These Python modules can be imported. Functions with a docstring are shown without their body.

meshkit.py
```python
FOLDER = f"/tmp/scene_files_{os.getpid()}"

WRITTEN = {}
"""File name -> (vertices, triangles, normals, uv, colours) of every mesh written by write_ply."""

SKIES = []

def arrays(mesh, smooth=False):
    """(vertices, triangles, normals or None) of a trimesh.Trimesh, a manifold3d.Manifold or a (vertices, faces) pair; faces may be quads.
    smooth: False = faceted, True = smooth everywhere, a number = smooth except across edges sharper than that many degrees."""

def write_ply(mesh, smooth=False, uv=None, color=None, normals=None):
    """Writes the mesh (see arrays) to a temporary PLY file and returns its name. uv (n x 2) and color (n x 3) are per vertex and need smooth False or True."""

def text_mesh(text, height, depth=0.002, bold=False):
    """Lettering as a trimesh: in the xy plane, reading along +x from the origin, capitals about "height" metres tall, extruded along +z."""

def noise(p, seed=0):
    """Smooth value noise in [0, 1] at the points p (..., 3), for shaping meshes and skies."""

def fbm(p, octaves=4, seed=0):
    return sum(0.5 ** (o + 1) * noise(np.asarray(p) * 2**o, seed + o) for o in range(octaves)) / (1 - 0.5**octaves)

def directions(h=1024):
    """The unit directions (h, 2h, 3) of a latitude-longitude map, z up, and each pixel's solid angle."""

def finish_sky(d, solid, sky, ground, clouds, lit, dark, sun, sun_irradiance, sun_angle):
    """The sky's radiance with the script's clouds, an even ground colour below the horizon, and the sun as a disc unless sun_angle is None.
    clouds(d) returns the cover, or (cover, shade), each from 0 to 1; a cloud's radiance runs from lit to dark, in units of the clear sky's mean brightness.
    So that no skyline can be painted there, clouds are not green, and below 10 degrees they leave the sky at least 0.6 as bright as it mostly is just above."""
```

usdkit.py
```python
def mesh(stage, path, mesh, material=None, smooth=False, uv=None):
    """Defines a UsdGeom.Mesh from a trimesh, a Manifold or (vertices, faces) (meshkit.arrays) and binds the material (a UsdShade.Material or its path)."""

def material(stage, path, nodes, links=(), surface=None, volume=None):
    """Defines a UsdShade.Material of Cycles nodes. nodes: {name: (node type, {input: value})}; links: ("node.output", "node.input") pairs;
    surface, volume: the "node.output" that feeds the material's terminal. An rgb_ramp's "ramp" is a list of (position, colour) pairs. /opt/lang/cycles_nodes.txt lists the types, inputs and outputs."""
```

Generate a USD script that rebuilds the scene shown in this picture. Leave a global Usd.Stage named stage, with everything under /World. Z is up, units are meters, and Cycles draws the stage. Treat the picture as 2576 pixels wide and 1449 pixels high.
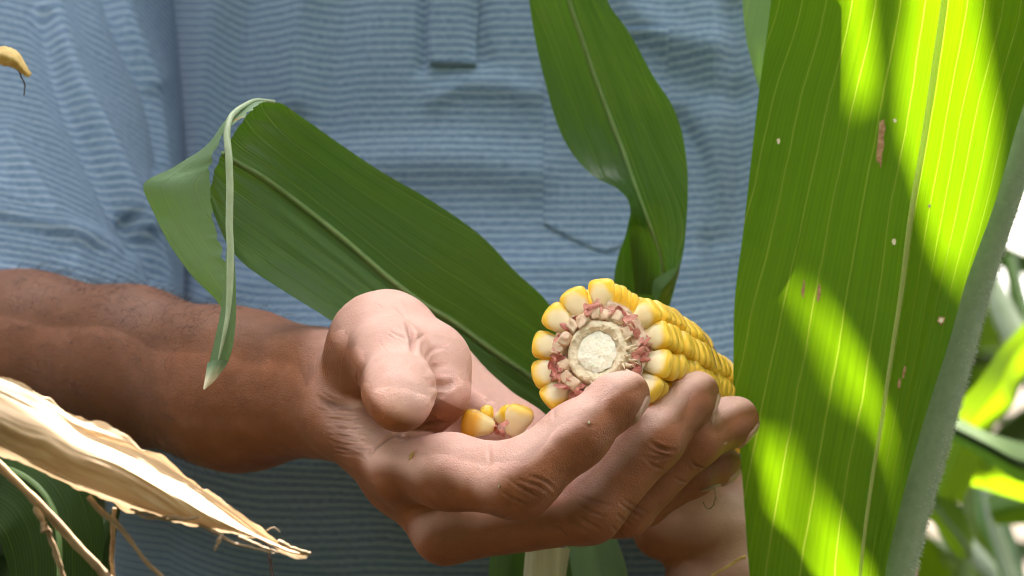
import math
import numpy as np
import trimesh
import manifold3d
import usdkit
import meshkit
from pxr import Usd, UsdGeom, UsdLux, UsdShade, Sdf, Gf, Vt
from scipy.interpolate import PchipInterpolator, CubicSpline
from scipy.spatial import cKDTree

stage = Usd.Stage.CreateInMemory()
UsdGeom.SetStageUpAxis(stage, 'Z')
UsdGeom.SetStageMetersPerUnit(stage, 1.0)
WORLD = UsdGeom.Xform.Define(stage, '/World')
UsdGeom.Scope.Define(stage, '/World/Looks')

# ------------------------------------------------------------------ camera, sky, sun
CAM = np.array([0.0, -1.0, 1.2])
cam = UsdGeom.Camera.Define(stage, '/World/camera')
cam.AddTranslateOp().Set(Gf.Vec3d(*CAM))
cam.AddRotateXOp().Set(90.0)
cam.CreateHorizontalApertureAttr(36.0)
cam.CreateVerticalApertureAttr(36.0 * 576 / 1024)
cam.CreateFocalLengthAttr(100.0)
cam.CreateFStopAttr(11.0)
cam.CreateFocusDistanceAttr(0.99)
cam.CreateClippingRangeAttr(Gf.Vec2f(0.02, 500))
EXPOSURE = 3.72
cam.CreateExposureAttr(EXPOSURE)

SUN = np.array([0.06, 0.50, 0.86]); SUN /= np.linalg.norm(SUN)
sky_m = usdkit.material(stage, '/World/Looks/sky_light', {
    'sky': ('sky_texture', {'sky_type': 'single_scattering', 'sun_disc': False, 'sun_elevation': float(math.asin(SUN[2])),
                            'sun_rotation': float(math.atan2(SUN[0], SUN[1])), 'altitude': 300.0, 'air_density': 1.0,
                            'aerosol_density': 4.0, 'ozone_density': 1.0}),
    'tc': ('texture_coordinate', {}),
    'n': ('noise_texture', {'scale': 2.2, 'detail': 5.0, 'roughness': 0.6}),
    'r': ('rgb_ramp', {'ramp': [(0.0, (0.15, 0.15, 0.15)), (0.4, (0.3, 0.3, 0.3)), (0.62, (0.9, 0.9, 0.9)), (1.0, (1, 1, 1))]}),
    'mx': ('mix', {'color2': (9.0, 8.7, 8.2)}),
    'bg': ('background_shader', {'strength': 0.06}),
}, [('tc.generated', 'n.vector'), ('n.fac', 'r.fac'), ('r.color', 'mx.fac'), ('sky.color', 'mx.color1'), ('mx.color', 'bg.color')], surface='bg.background')
dome = UsdLux.DomeLight.Define(stage, '/World/sky')
UsdShade.MaterialBindingAPI.Apply(dome.GetPrim()).Bind(sky_m)
dome.GetPrim().SetCustomDataByKey('kind', 'structure')
sun = UsdLux.DistantLight.Define(stage, '/World/sun')
sun.CreateIntensityAttr(1.0)
sun.CreateNormalizeAttr(True)
sun.CreateAngleAttr(0.5)
sun.CreateColorAttr(Gf.Vec3f(1.0, 0.93, 0.82))
_z = Gf.Vec3d(*SUN)
_q = Gf.Rotation(Gf.Vec3d(0, 0, 1), _z)
sun.AddTransformOp().Set(Gf.Matrix4d().SetRotate(_q))

# ------------------------------------------------------------------ helpers
S = 0.36 / 2576.0           # metres per measured pixel one metre away


def P(u, v, d):
    """A point d metres in front of the camera plane."""
    return np.array([(u - 1288.0) * S * d, d - 1.0, 1.2 - (v - 724.5) * S * d])


def PP(pts):
    return np.array([P(*p) for p in pts])


def proj(X):
    X = np.asarray(X)
    d = X[..., 1] + 1.0
    return np.stack([X[..., 0] / (S * d) + 1288.0, 724.5 - (X[..., 2] - 1.2) / (S * d)], -1)


def nrm(a):
    a = np.asarray(a, float)
    return a / np.maximum(np.linalg.norm(a, axis=-1, keepdims=True), 1e-12)


_used = {}


def numbered(parent, name):
    k = (parent, name)
    n = _used.get(k, 0)
    _used[k] = n + 1
    return f'{parent}/{name}' + (f'_{n:03d}' if n else '')


def path_of(p):
    return '/World' if p is None else (p if isinstance(p, str) else str(p.GetPath()))


def tag(prim, label=None, cat=None, group=None, kind=None):
    for k, val in (('label', label), ('category', cat), ('group', group), ('kind', kind)):
        if val:
            prim.SetCustomDataByKey(k, val)
    return prim


def thing(name, label, cat, loc=(0, 0, 0), group=None):
    x = UsdGeom.Xform.Define(stage, numbered('/World', name))
    if any(loc):
        x.AddTranslateOp().Set(Gf.Vec3d(*map(float, loc)))
    return tag(x.GetPrim(), label, cat, group)


def obj(name, mesh, mat, parent=None, smooth=True, uv=None, label=None, kind=None):
    m = usdkit.mesh(stage, numbered(path_of(parent), name), mesh, mat, smooth=smooth, uv=uv)
    return tag(m.GetPrim(), label, kind=kind)


def cat_mesh(*ms):
    vs, fs, n = [], [], 0
    for v, f in ms:
        f = np.asarray(f)
        if f.shape[1] == 4:
            f = np.vstack([f[:, [0, 1, 2]], f[:, [0, 2, 3]]])
        vs.append(np.asarray(v, float)); fs.append(f + n); n += len(v)
    return np.vstack(vs), np.vstack(fs)


def grid_faces(n, m, closed=False):
    i, j = np.meshgrid(np.arange(n - 1), np.arange(m if closed else m - 1), indexing='ij')
    a = i * m + j
    b = i * m + (j + 1) % m
    return np.stack([a, b, b + m, a + m], -1).reshape(-1, 4)


def resample(pts, n, extra=None):
    pts = np.asarray(pts, float)
    L = np.r_[0, np.cumsum(np.linalg.norm(np.diff(pts[:, :3], axis=0), axis=1))]
    t = np.linspace(0, L[-1], n)
    out = PchipInterpolator(L, pts, axis=0)(t) if len(pts) > 2 else np.stack([np.interp(t, L, pts[:, k]) for k in range(pts.shape[1])], 1)
    return out


def tube(pts, radii, seg=8, n=None, cap=True, flat=1.0, flatdir=None):
    """Round tube along pts with per point radii."""
    q = np.c_[np.asarray(pts, float), np.broadcast_to(radii, (len(pts),))]
    q = resample(q, n or len(pts) * 4)
    p, r = q[:, :3], q[:, 3]
    T = nrm(np.gradient(p, axis=0))
    up = np.array([0.0, 0, 1]) if flatdir is None else np.asarray(flatdir, float)
    if flatdir is None and abs(T[0] @ up) > 0.9:
        up = np.array([1.0, 0, 0])
    N = np.zeros_like(p)
    prev = up
    for i in range(len(p)):
        nn = prev - T[i] * (prev @ T[i])
        N[i] = nn / np.linalg.norm(nn)
        prev = N[i] if flatdir is None else up
    B = np.cross(T, N)
    a = np.linspace(0, 2 * np.pi, seg, endpoint=False)
    V = p[:, None] + r[:, None, None] * (flat * np.cos(a)[None, :, None] * N[:, None] + np.sin(a)[None, :, None] * B[:, None])
    V = V.reshape(-1, 3)
    F = grid_faces(len(p), seg, True)
    F = np.vstack([F[:, [0, 1, 2]], F[:, [0, 2, 3]]])
    if cap:
        c0, c1 = len(V), len(V) + 1
        V = np.vstack([V, p[0], p[-1]])
        j = np.arange(seg)
        F = np.vstack([F, np.stack([np.full(seg, c0), (j + 1) % seg, j], 1),
                       np.stack([np.full(seg, c1), (len(p) - 1) * seg + j, (len(p) - 1) * seg + (j + 1) % seg], 1)])
    return V, F


def ribbon(left, mid, right, n=110, m=25, bulge=0.0, wave=0.0, seed=0, d=True, fine=0.0, ragged=0.0):
    """A leaf blade through three lines. Returns vertices, quads, uv (metres across from the midrib, metres along)."""
    L, M, R = [resample(PP(x) if d else np.asarray(x, float), n) for x in (left, mid, right)]
    w = np.linspace(-1, 1, m)
    A = np.where(w[None, :, None] < 0, M[:, None] + (L - M)[:, None] * -w[None, :, None], M[:, None] + (R - M)[:, None] * w[None, :, None])
    T = nrm(np.gradient(M, axis=0))
    side = nrm(R - L)
    N = nrm(np.cross(T, side))
    wid = 0.5 * np.linalg.norm(R - L, axis=1)
    k = np.abs(w)
    A = A + N[:, None] * (bulge * wid[:, None] * (k * (1 - k) * 4)[None])[..., None]
    if wave:
        y = np.linspace(0, 1, n)
        ph = meshkit.noise(np.stack([y * 6, y * 0, y * 0 + 7.3], -1), seed) - 0.5
        ph2 = meshkit.noise(np.stack([y * 6, y * 0, y * 0 + 1.3], -1), seed + 5) - 0.5
        A = A + N[:, None] * (wave * 2 * np.where(w[None] < 0, ph[:, None], ph2[:, None]) * (k ** 2)[None])[..., None]
    if ragged:
        y = np.linspace(0, 1, n)
        e = [(meshkit.fbm(np.stack([y * 40, y * 0, y * 0 + s], -1), 4, seed + 3) - 0.5) * 2 * ragged for s in (2.5, 9.5)]
        A = A + side[:, None] * (np.where(w[None] < 0, e[0][:, None], e[1][:, None]) * (k ** 6)[None])[..., None]
    if fine:
        A = A + N[:, None] * (fine * (meshkit.fbm(np.stack([np.repeat(w[None] * 9, n, 0), np.repeat(np.linspace(0, 3, n)[:, None], m, 1), np.zeros((n, m))], -1), 3, seed + 8) - 0.5))[..., None]
    al = np.r_[0, np.cumsum(np.linalg.norm(np.diff(M, axis=0), axis=1))]
    uv = np.stack([wid[:, None] * w[None], np.repeat(al[:, None], m, 1)], -1).reshape(-1, 2)
    return A.reshape(-1, 3), grid_faces(n, m), uv


def mat(name, nodes, links, surface='p.BSDF'):
    return usdkit.material(stage, f'/World/Looks/{name}', nodes, links, surface)


# ------------------------------------------------------------------ materials
def leaf_material(name, base, base2, trans, rough=0.42, tw=0.45, vein=(0.2, 0.32, 0.05), spots=0.0, veinw=0.5, spec=0.5, sheen=0.0):
    nodes = {
        'uv': ('uvmap', {'attribute': 'st'}),
        'sep': ('separate_xyz', {}),
        'mp': ('mapping', {'scale': (900.0, 12.0, 1.0)}),
        'n1': ('noise_texture', {'scale': 1.0, 'detail': 2.0}),
        'mp2': ('mapping', {'scale': (60.0, 9.0, 1.0)}),
        'n2': ('noise_texture', {'scale': 1.0, 'detail': 4.0, 'roughness': 0.6}),
        'cm': ('mix', {'color1': base, 'color2': base2}),
        # major veins about every 8 mm
        'vm': ('math', {'math_type': 'multiply_add', 'value2': 1 / 0.0078, 'value3': 0.5}),
        'vw': ('math', {'math_type': 'multiply_add', 'value2': 0.5}),
        'vf': ('math', {'math_type': 'pingpong', 'value2': 0.5}),
        'vr': ('map_range', {'from_min': 0.0, 'from_max': 0.04, 'to_min': 1.0, 'to_max': 0.0, 'clamp': True}),
        'vk': ('math', {'math_type': 'multiply', 'value2': veinw}),
        'cv': ('mix', {'color2': vein}),
        # minor veins about every 1.3 mm
        'wm': ('math', {'math_type': 'multiply', 'value2': 1 / 0.0012}),
        'ww': ('math', {'math_type': 'add'}),
        'wf': ('math', {'math_type': 'pingpong', 'value2': 0.5}),
        'wk': ('map_range', {'from_min': 0.0, 'from_max': 0.5, 'to_min': 0.16, 'to_max': 0.0, 'clamp': True}),
        'cw': ('mix', {'color2': vein}),
        # blemishes
        'vo': ('voronoi_texture', {'scale': 55.0, 'dimensions': '2D', 'randomness': 1.0}),
        'vmap': ('mapping', {'scale': (1.0, 0.45, 1.0)}),
        'vor': ('map_range', {'from_min': 0.045, 'from_max': 0.075, 'to_min': 1.0, 'to_max': 0.0, 'clamp': True}),
        'vsep': ('separate_color', {}),
        'vsel': ('math', {'math_type': 'less_than', 'value2': spots}),
        'vmul': ('math', {'math_type': 'multiply'}),
        'cs': ('mix', {'color2': (0.36, 0.24, 0.08)}),
        'bh': ('math', {'math_type': 'multiply_add', 'value2': 1.2}),
        'rr': ('map_range', {'from_min': 0.3, 'from_max': 0.7, 'to_min': rough - 0.09, 'to_max': rough + 0.12}),
        'bump': ('bump', {'distance': 0.00022, 'strength': 0.7}),
        'p': ('principled_bsdf', {'roughness': rough, 'specular_ior_level': spec, 'sheen_weight': sheen}),
        'tmix': ('mix', {'mix_type': 'multiply', 'fac': 1.0, 'color1': trans}),
        'tn': ('rgb_ramp', {'ramp': [(0.25, (0.72, 0.74, 0.6)), (0.75, (1, 1, 1))]}),
        'tv': ('mix', {'color2': (0.75, 0.78, 0.12)}),
        'ts': ('mix', {'color2': (0.3, 0.2, 0.06)}),
        't': ('translucent_bsdf', {}),
        'out': ('mix_closure', {'fac': tw}),
    }
    links = [('uv.UV', 'sep.vector'), ('uv.UV', 'mp.vector'), ('mp.vector', 'n1.vector'), ('uv.UV', 'mp2.vector'), ('mp2.vector', 'n2.vector'),
             ('n2.fac', 'cm.fac'),
             ('sep.x', 'vm.value1'), ('n2.fac', 'vw.value1'), ('vm.value', 'vw.value3'), ('vw.value', 'vf.value1'), ('vf.value', 'vr.value'), ('vr.result', 'vk.value1'),
             ('sep.x', 'wm.value1'), ('wm.value', 'ww.value1'), ('n2.fac', 'ww.value2'), ('ww.value', 'wf.value1'), ('wf.value', 'wk.value'),
             ('cm.color', 'cw.color1'), ('wk.result', 'cw.fac'), ('cw.color', 'cv.color1'), ('vk.value', 'cv.fac'),
             ('uv.UV', 'vmap.vector'), ('vmap.vector', 'vo.vector'), ('vo.distance', 'vor.value'), ('vo.color', 'vsep.color'), ('vsep.r', 'vsel.value1'),
             ('vor.result', 'vmul.value1'), ('vsel.value', 'vmul.value2'), ('cv.color', 'cs.color1'), ('vmul.value', 'cs.fac'),
             ('cs.color', 'p.base_color'), ('vr.result', 'bh.value1'), ('n1.fac', 'bh.value3'), ('bh.value', 'bump.height'), ('bump.normal', 'p.normal'), ('n1.fac', 'rr.value'), ('rr.result', 'p.roughness'),
             ('n1.fac', 'tn.fac'), ('tn.color', 'tmix.color2'), ('tmix.color', 'tv.color1'), ('vk.value', 'tv.fac'), ('tv.color', 'ts.color1'), ('vmul.value', 'ts.fac'),
             ('ts.color', 't.color'), ('p.BSDF', 'out.closure1'), ('t.BSDF', 'out.closure2')]
    return mat(name, nodes, links, 'out.closure')


M = {}
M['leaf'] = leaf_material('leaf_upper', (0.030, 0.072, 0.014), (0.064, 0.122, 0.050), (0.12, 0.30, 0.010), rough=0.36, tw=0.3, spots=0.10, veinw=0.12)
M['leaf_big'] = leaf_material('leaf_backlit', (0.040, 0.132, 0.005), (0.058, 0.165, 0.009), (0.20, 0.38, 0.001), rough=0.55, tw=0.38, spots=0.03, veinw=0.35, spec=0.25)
M['leaf_under'] = leaf_material('leaf_underside', (0.15, 0.24, 0.155), (0.20, 0.30, 0.20), (0.20, 0.42, 0.03), rough=0.55, tw=0.3, spots=0.05, veinw=0.2)
M['leaf_shade_tone'] = leaf_material('leaf_shade_tone', (0.016, 0.040, 0.008), (0.028, 0.060, 0.012), (0.03, 0.07, 0.004), rough=0.6, tw=0.15, veinw=0.15, spec=0.25)  # leaf green darkened in colour to stand in for shade
M['leaf_far'] = leaf_material('leaf_far', (0.035, 0.10, 0.012), (0.06, 0.14, 0.02), (0.26, 0.42, 0.004), rough=0.5, tw=0.36, veinw=0.2, spec=0.3)


def simple(name, c1, c2, scale=40.0, rough=0.5, bump=0.0, stretch=(1, 1, 1), coat=0.0, sss=0.0, spec=0.5, bdist=0.0005, tint=None):
    nodes = {'g': ('geometry', {}), 'mp': ('mapping', {'scale': stretch}), 'n': ('noise_texture', {'scale': scale, 'detail': 5.0, 'roughness': 0.6}),
             'r': ('rgb_ramp', {'ramp': [(0.3, c1), (0.7, c2)]}), 'b': ('bump', {'distance': bdist, 'strength': bump}),
             'p': ('principled_bsdf', {'roughness': rough, 'coat_weight': coat, 'subsurface_weight': sss, 'subsurface_scale': 0.002, 'specular_ior_level': spec})}
    links = [('g.position', 'mp.vector'), ('mp.vector', 'n.vector'), ('n.fac', 'r.fac'), ('r.color', 'p.base_color')]
    if bump:
        links += [('n.fac', 'b.height'), ('b.normal', 'p.normal')]
    return mat(name, nodes, links)


M['midrib'] = simple('leaf_midrib', (0.12, 0.20, 0.06), (0.18, 0.27, 0.10), 200, 0.45)
M['midrib_pale'] = mat('leaf_midrib_pale', {'p': ('principled_bsdf', {'base_color': (0.55, 0.60, 0.22), 'roughness': 0.45}), 't': ('translucent_bsdf', {'color': (0.88, 0.88, 0.42)}), 'o': ('mix_closure', {'fac': 0.5})},
                       [('p.BSDF', 'o.closure1'), ('t.BSDF', 'o.closure2')], 'o.closure')
M['rib_under'] = simple('leaf_rib_underside', (0.26, 0.34, 0.20), (0.36, 0.42, 0.28), 150, 0.5)
M['stalk'] = simple('corn_stalk', (0.20, 0.27, 0.15), (0.25, 0.32, 0.19), 300, 0.7, 0.15)
M['stalk_far'] = simple('corn_stalk_far', (0.12, 0.20, 0.05), (0.22, 0.30, 0.10), 30, 0.5)
M['hair'] = simple('stalk_hair', (0.42, 0.46, 0.36), (0.52, 0.55, 0.46), 10, 0.6)
M['dry'] = mat('dry_husk_leaf', {
    'uv': ('uvmap', {'attribute': 'st'}), 'mp': ('mapping', {'scale': (230.0, 6.0, 1.0)}), 'n': ('noise_texture', {'scale': 1.0, 'detail': 4.0, 'roughness': 0.6}),
    'mp2': ('mapping', {'scale': (60.0, 22.0, 1.0)}), 'n2': ('noise_texture', {'scale': 1.0, 'detail': 4.0, 'roughness': 0.6}),
    'a': ('math', {'math_type': 'multiply_add', 'value2': 0.5}), 'h': ('math', {'math_type': 'multiply', 'value2': 0.5}),
    'r': ('rgb_ramp', {'ramp': [(0.34, (0.27, 0.165, 0.085)), (0.44, (0.46, 0.32, 0.19)), (0.55, (0.60, 0.45, 0.30)), (0.7, (0.70, 0.57, 0.42))]}),
    'b': ('bump', {'distance': 0.0006, 'strength': 0.6}),
    'p': ('principled_bsdf', {'roughness': 0.6, 'specular_ior_level': 0.3}), 't': ('translucent_bsdf', {}), 'o': ('mix_closure', {'fac': 0.16})},
    [('uv.UV', 'mp.vector'), ('mp.vector', 'n.vector'), ('uv.UV', 'mp2.vector'), ('mp2.vector', 'n2.vector'), ('n.fac', 'a.value1'), ('n2.fac', 'h.value1'), ('h.value', 'a.value3'), ('a.value', 'r.fac'),
     ('r.color', 'p.base_color'), ('r.color', 't.color'), ('n.fac', 'b.height'), ('b.normal', 'p.normal'), ('p.BSDF', 'o.closure1'), ('t.BSDF', 'o.closure2')], 'o.closure')
M['dry_yellow'] = simple('dry_yellow_leaf', (0.45, 0.28, 0.07), (0.68, 0.48, 0.18), 220, 0.7, 0.6)
M['dry_dark'] = simple('dry_strand', (0.17, 0.105, 0.055), (0.36, 0.25, 0.145), 120, 0.7, 0.5)
M['dry_pale'] = simple('dry_pale_sheath', (0.42, 0.40, 0.25), (0.58, 0.56, 0.38), 320, 0.6, 0.4, (1, 1, 0.04))
M['dark_thread'] = simple('dark_thread', (0.03, 0.02, 0.02), (0.06, 0.04, 0.03), 50, 0.6)
M['pith'] = simple('cob_pith', (0.86, 0.76, 0.58), (0.92, 0.84, 0.70), 700, 0.75, 0.4, sss=0.2)
M['wood'] = simple('cob_wood', (0.80, 0.65, 0.43), (0.92, 0.80, 0.60), 600, 0.8, 0.7, bdist=0.0008)
M['glume'] = simple('cob_glume', (0.62, 0.38, 0.26), (0.80, 0.62, 0.44), 260, 0.6, 0.4, sss=0.1)
M['chaff'] = simple('cob_red_chaff', (0.46, 0.09, 0.08), (0.74, 0.38, 0.29), 300, 0.65, 0.5)
M['soil'] = simple('soil', (0.030, 0.019, 0.011), (0.075, 0.050, 0.030), 14, 0.95, 1.0, bdist=0.02)
M['nail'] = simple('fingernail', (0.36, 0.20, 0.145), (0.44, 0.26, 0.19), 250, 0.38)


def kernel_material(name, yellow, pale):
    nodes = {'uv': ('uvmap', {'attribute': 'st'}), 'sep': ('separate_xyz', {}), 'oi': ('object_info', {}), 'g': ('geometry', {}),
             'n': ('noise_texture', {'scale': 300.0, 'detail': 3.0}),
             'a': ('math', {'math_type': 'multiply_add', 'value2': 0.22}),
             'r': ('rgb_ramp', {'ramp': [(0.0, pale), (0.36, pale), (0.62, yellow), (1.0, yellow)]}),
             'hv': ('hsv', {'hue': 0.5, 'saturation': 1.0, 'fac': 1.0}), 'hr': ('map_range', {'to_min': 0.88, 'to_max': 1.08}),
             'p': ('principled_bsdf', {'roughness': 0.34, 'subsurface_weight': 0.35, 'subsurface_scale': 0.0025, 'subsurface_radius': (1.0, 0.7, 0.3)})}
    links = [('uv.UV', 'sep.vector'), ('g.position', 'n.vector'), ('n.fac', 'a.value1'), ('sep.x', 'a.value3'), ('a.value', 'r.fac'),
             ('r.color', 'hv.color'), ('sep.y', 'hr.value'), ('hr.result', 'hv.value'), ('hv.color', 'p.base_color')]
    return mat(name, nodes, links)


M['kernel'] = kernel_material('corn_kernel', (0.88, 0.50, 0.05), (0.86, 0.68, 0.42))
M['kernel_orange'] = kernel_material('corn_kernel_loose', (0.80, 0.36, 0.03), (0.80, 0.60, 0.30))

# skin: st.x = how much palm colour, st.y = shade painted into creases, and the darker forearm
M['skin'] = mat('skin', {
    'uv': ('uvmap', {'attribute': 'st'}), 'sep': ('separate_xyz', {}), 'g': ('geometry', {}),
    'n': ('noise_texture', {'scale': 90.0, 'detail': 4.0, 'roughness': 0.6}),
    'd': ('rgb_ramp', {'ramp': [(0.3, (0.170, 0.052, 0.016)), (0.7, (0.240, 0.080, 0.028))]}),
    'pc': ('rgb_ramp', {'ramp': [(0.3, (0.66, 0.37, 0.315)), (0.7, (0.74, 0.455, 0.40))]}),
    'mx': ('mix', {}),
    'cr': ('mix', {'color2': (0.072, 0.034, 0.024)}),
    'v': ('voronoi_texture', {'scale': 950.0, 'feature': 'distance_to_edge'}),
    'vr': ('map_range', {'from_min': 0.0, 'from_max': 0.25, 'to_min': 0.0, 'to_max': 1.0, 'clamp': True}),
    'n2': ('noise_texture', {'scale': 420.0, 'detail': 4.0, 'roughness': 0.65}),
    'h': ('math', {'math_type': 'multiply_add', 'value2': 0.5}),
    'b': ('bump', {'distance': 0.00026, 'strength': 0.65}),
    'p': ('principled_bsdf', {'roughness': 0.52, 'subsurface_weight': 0.12, 'subsurface_scale': 0.003, 'subsurface_radius': (1.0, 0.35, 0.2), 'specular_ior_level': 0.4}),
}, [('uv.UV', 'sep.vector'), ('g.position', 'n.vector'), ('n.fac', 'd.fac'), ('n.fac', 'pc.fac'), ('d.color', 'mx.color1'), ('pc.color', 'mx.color2'), ('sep.x', 'mx.fac'),
    ('mx.color', 'cr.color1'), ('sep.y', 'cr.fac'), ('cr.color', 'p.base_color'), ('g.position', 'v.vector'), ('v.distance', 'vr.value'), ('g.position', 'n2.vector'),
    ('vr.result', 'h.value1'), ('n2.fac', 'h.value3'), ('h.value', 'b.height'), ('b.normal', 'p.normal')])

# striped knit: st.y = metres along the cloth, st.x = metres across
M['shirt'] = mat('striped_knit', {
    'uv': ('uvmap', {'attribute': 'st'}), 'sep': ('separate_xyz', {}),
    'mpw': ('mapping', {'scale': (26.0, 90.0, 1.0)}), 'nw': ('noise_texture', {'scale': 1.0, 'detail': 3.0}),
    'sv': ('math', {'math_type': 'multiply', 'value2': 1 / 0.00335}),
    'sw': ('math', {'math_type': 'multiply_add', 'value2': 0.22}),
    'f': ('math', {'math_type': 'pingpong', 'value2': 0.5}),
    'mpt': ('mapping', {'scale': (120.0, 500.0, 1.0)}), 'nt': ('noise_texture', {'scale': 1.0, 'detail': 3.0, 'roughness': 0.6}),
    'thr': ('math', {'math_type': 'multiply_add', 'value2': 0.16}),
    'line': ('map_range', {'from_min': 0.10, 'from_max': 0.30, 'to_min': 1.0, 'to_max': 0.0, 'clamp': True}),
    'lk': ('math', {'math_type': 'multiply'}),
    'nh': ('noise_texture', {'scale': 1.0, 'detail': 5.0, 'roughness': 0.7}), 'mph': ('mapping', {'scale': (420.0, 900.0, 1.0)}),
    'base': ('rgb_ramp', {'ramp': [(0.3, (0.060, 0.108, 0.190)), (0.72, (0.185, 0.260, 0.370))]}),
    'mx': ('mix', {'color2': (0.40, 0.49, 0.56)}),
    'b': ('bump', {'distance': 0.0004, 'strength': 0.5}),
    'p': ('principled_bsdf', {'roughness': 0.9, 'specular_ior_level': 0.15, 'sheen_weight': 0.25, 'sheen_roughness': 0.4, 'sheen_tint': (0.7, 0.8, 1.0)}),
}, [('uv.UV', 'sep.vector'), ('uv.UV', 'mpw.vector'), ('mpw.vector', 'nw.vector'), ('sep.y', 'sv.value1'), ('nw.fac', 'sw.value1'), ('sv.value', 'sw.value3'), ('sw.value', 'f.value1'),
    ('uv.UV', 'mpt.vector'), ('mpt.vector', 'nt.vector'), ('nt.fac', 'thr.value1'), ('f.value', 'thr.value3'), ('thr.value', 'line.value'),
    ('line.result', 'lk.value1'), ('nt.fac', 'lk.value2'), ('lk.value', 'mx.fac'),
    ('uv.UV', 'mph.vector'), ('mph.vector', 'nh.vector'), ('nh.fac', 'base.fac'), ('base.color', 'mx.color1'), ('mx.color', 'p.base_color'),
    ('nh.fac', 'b.height'), ('b.normal', 'p.normal')])

# ------------------------------------------------------------------ ground
g = np.linspace(-1, 1, 61)
gx, gy = np.meshgrid(np.sign(g) * np.abs(g) ** 3 * 60, np.sign(g) * np.abs(g) ** 3 * 60, indexing='ij')
gz = 0.05 * (meshkit.fbm(np.stack([gx * 1.3, gy * 1.3, gx * 0], -1), 3, 4) - 0.5)
gv = np.stack([gx, gy, gz], -1).reshape(-1, 3)
gp = obj('ground', (gv, grid_faces(61, 61)), M['soil'])
tag(gp, kind='structure')

# ------------------------------------------------------------------ person: signed distance body
def cone_sdf(X, a, b, ra, rb):
    ba = b - a
    h = np.clip(((X - a) @ ba) / (ba @ ba), 0, 1)
    return np.linalg.norm(X - a - h[:, None] * ba, axis=1) - (ra + (rb - ra) * h)


def smin(a, b, k):
    h = np.clip(0.5 + 0.5 * (b - a) / k, 0, 1)
    return b + (a - b) * h - k * h * (1 - h)


def J(u, v, d, r):
    """A joint: position and radius, both measured in the photograph's pixels at that depth."""
    return P(u, v, d), r * S * d


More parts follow.
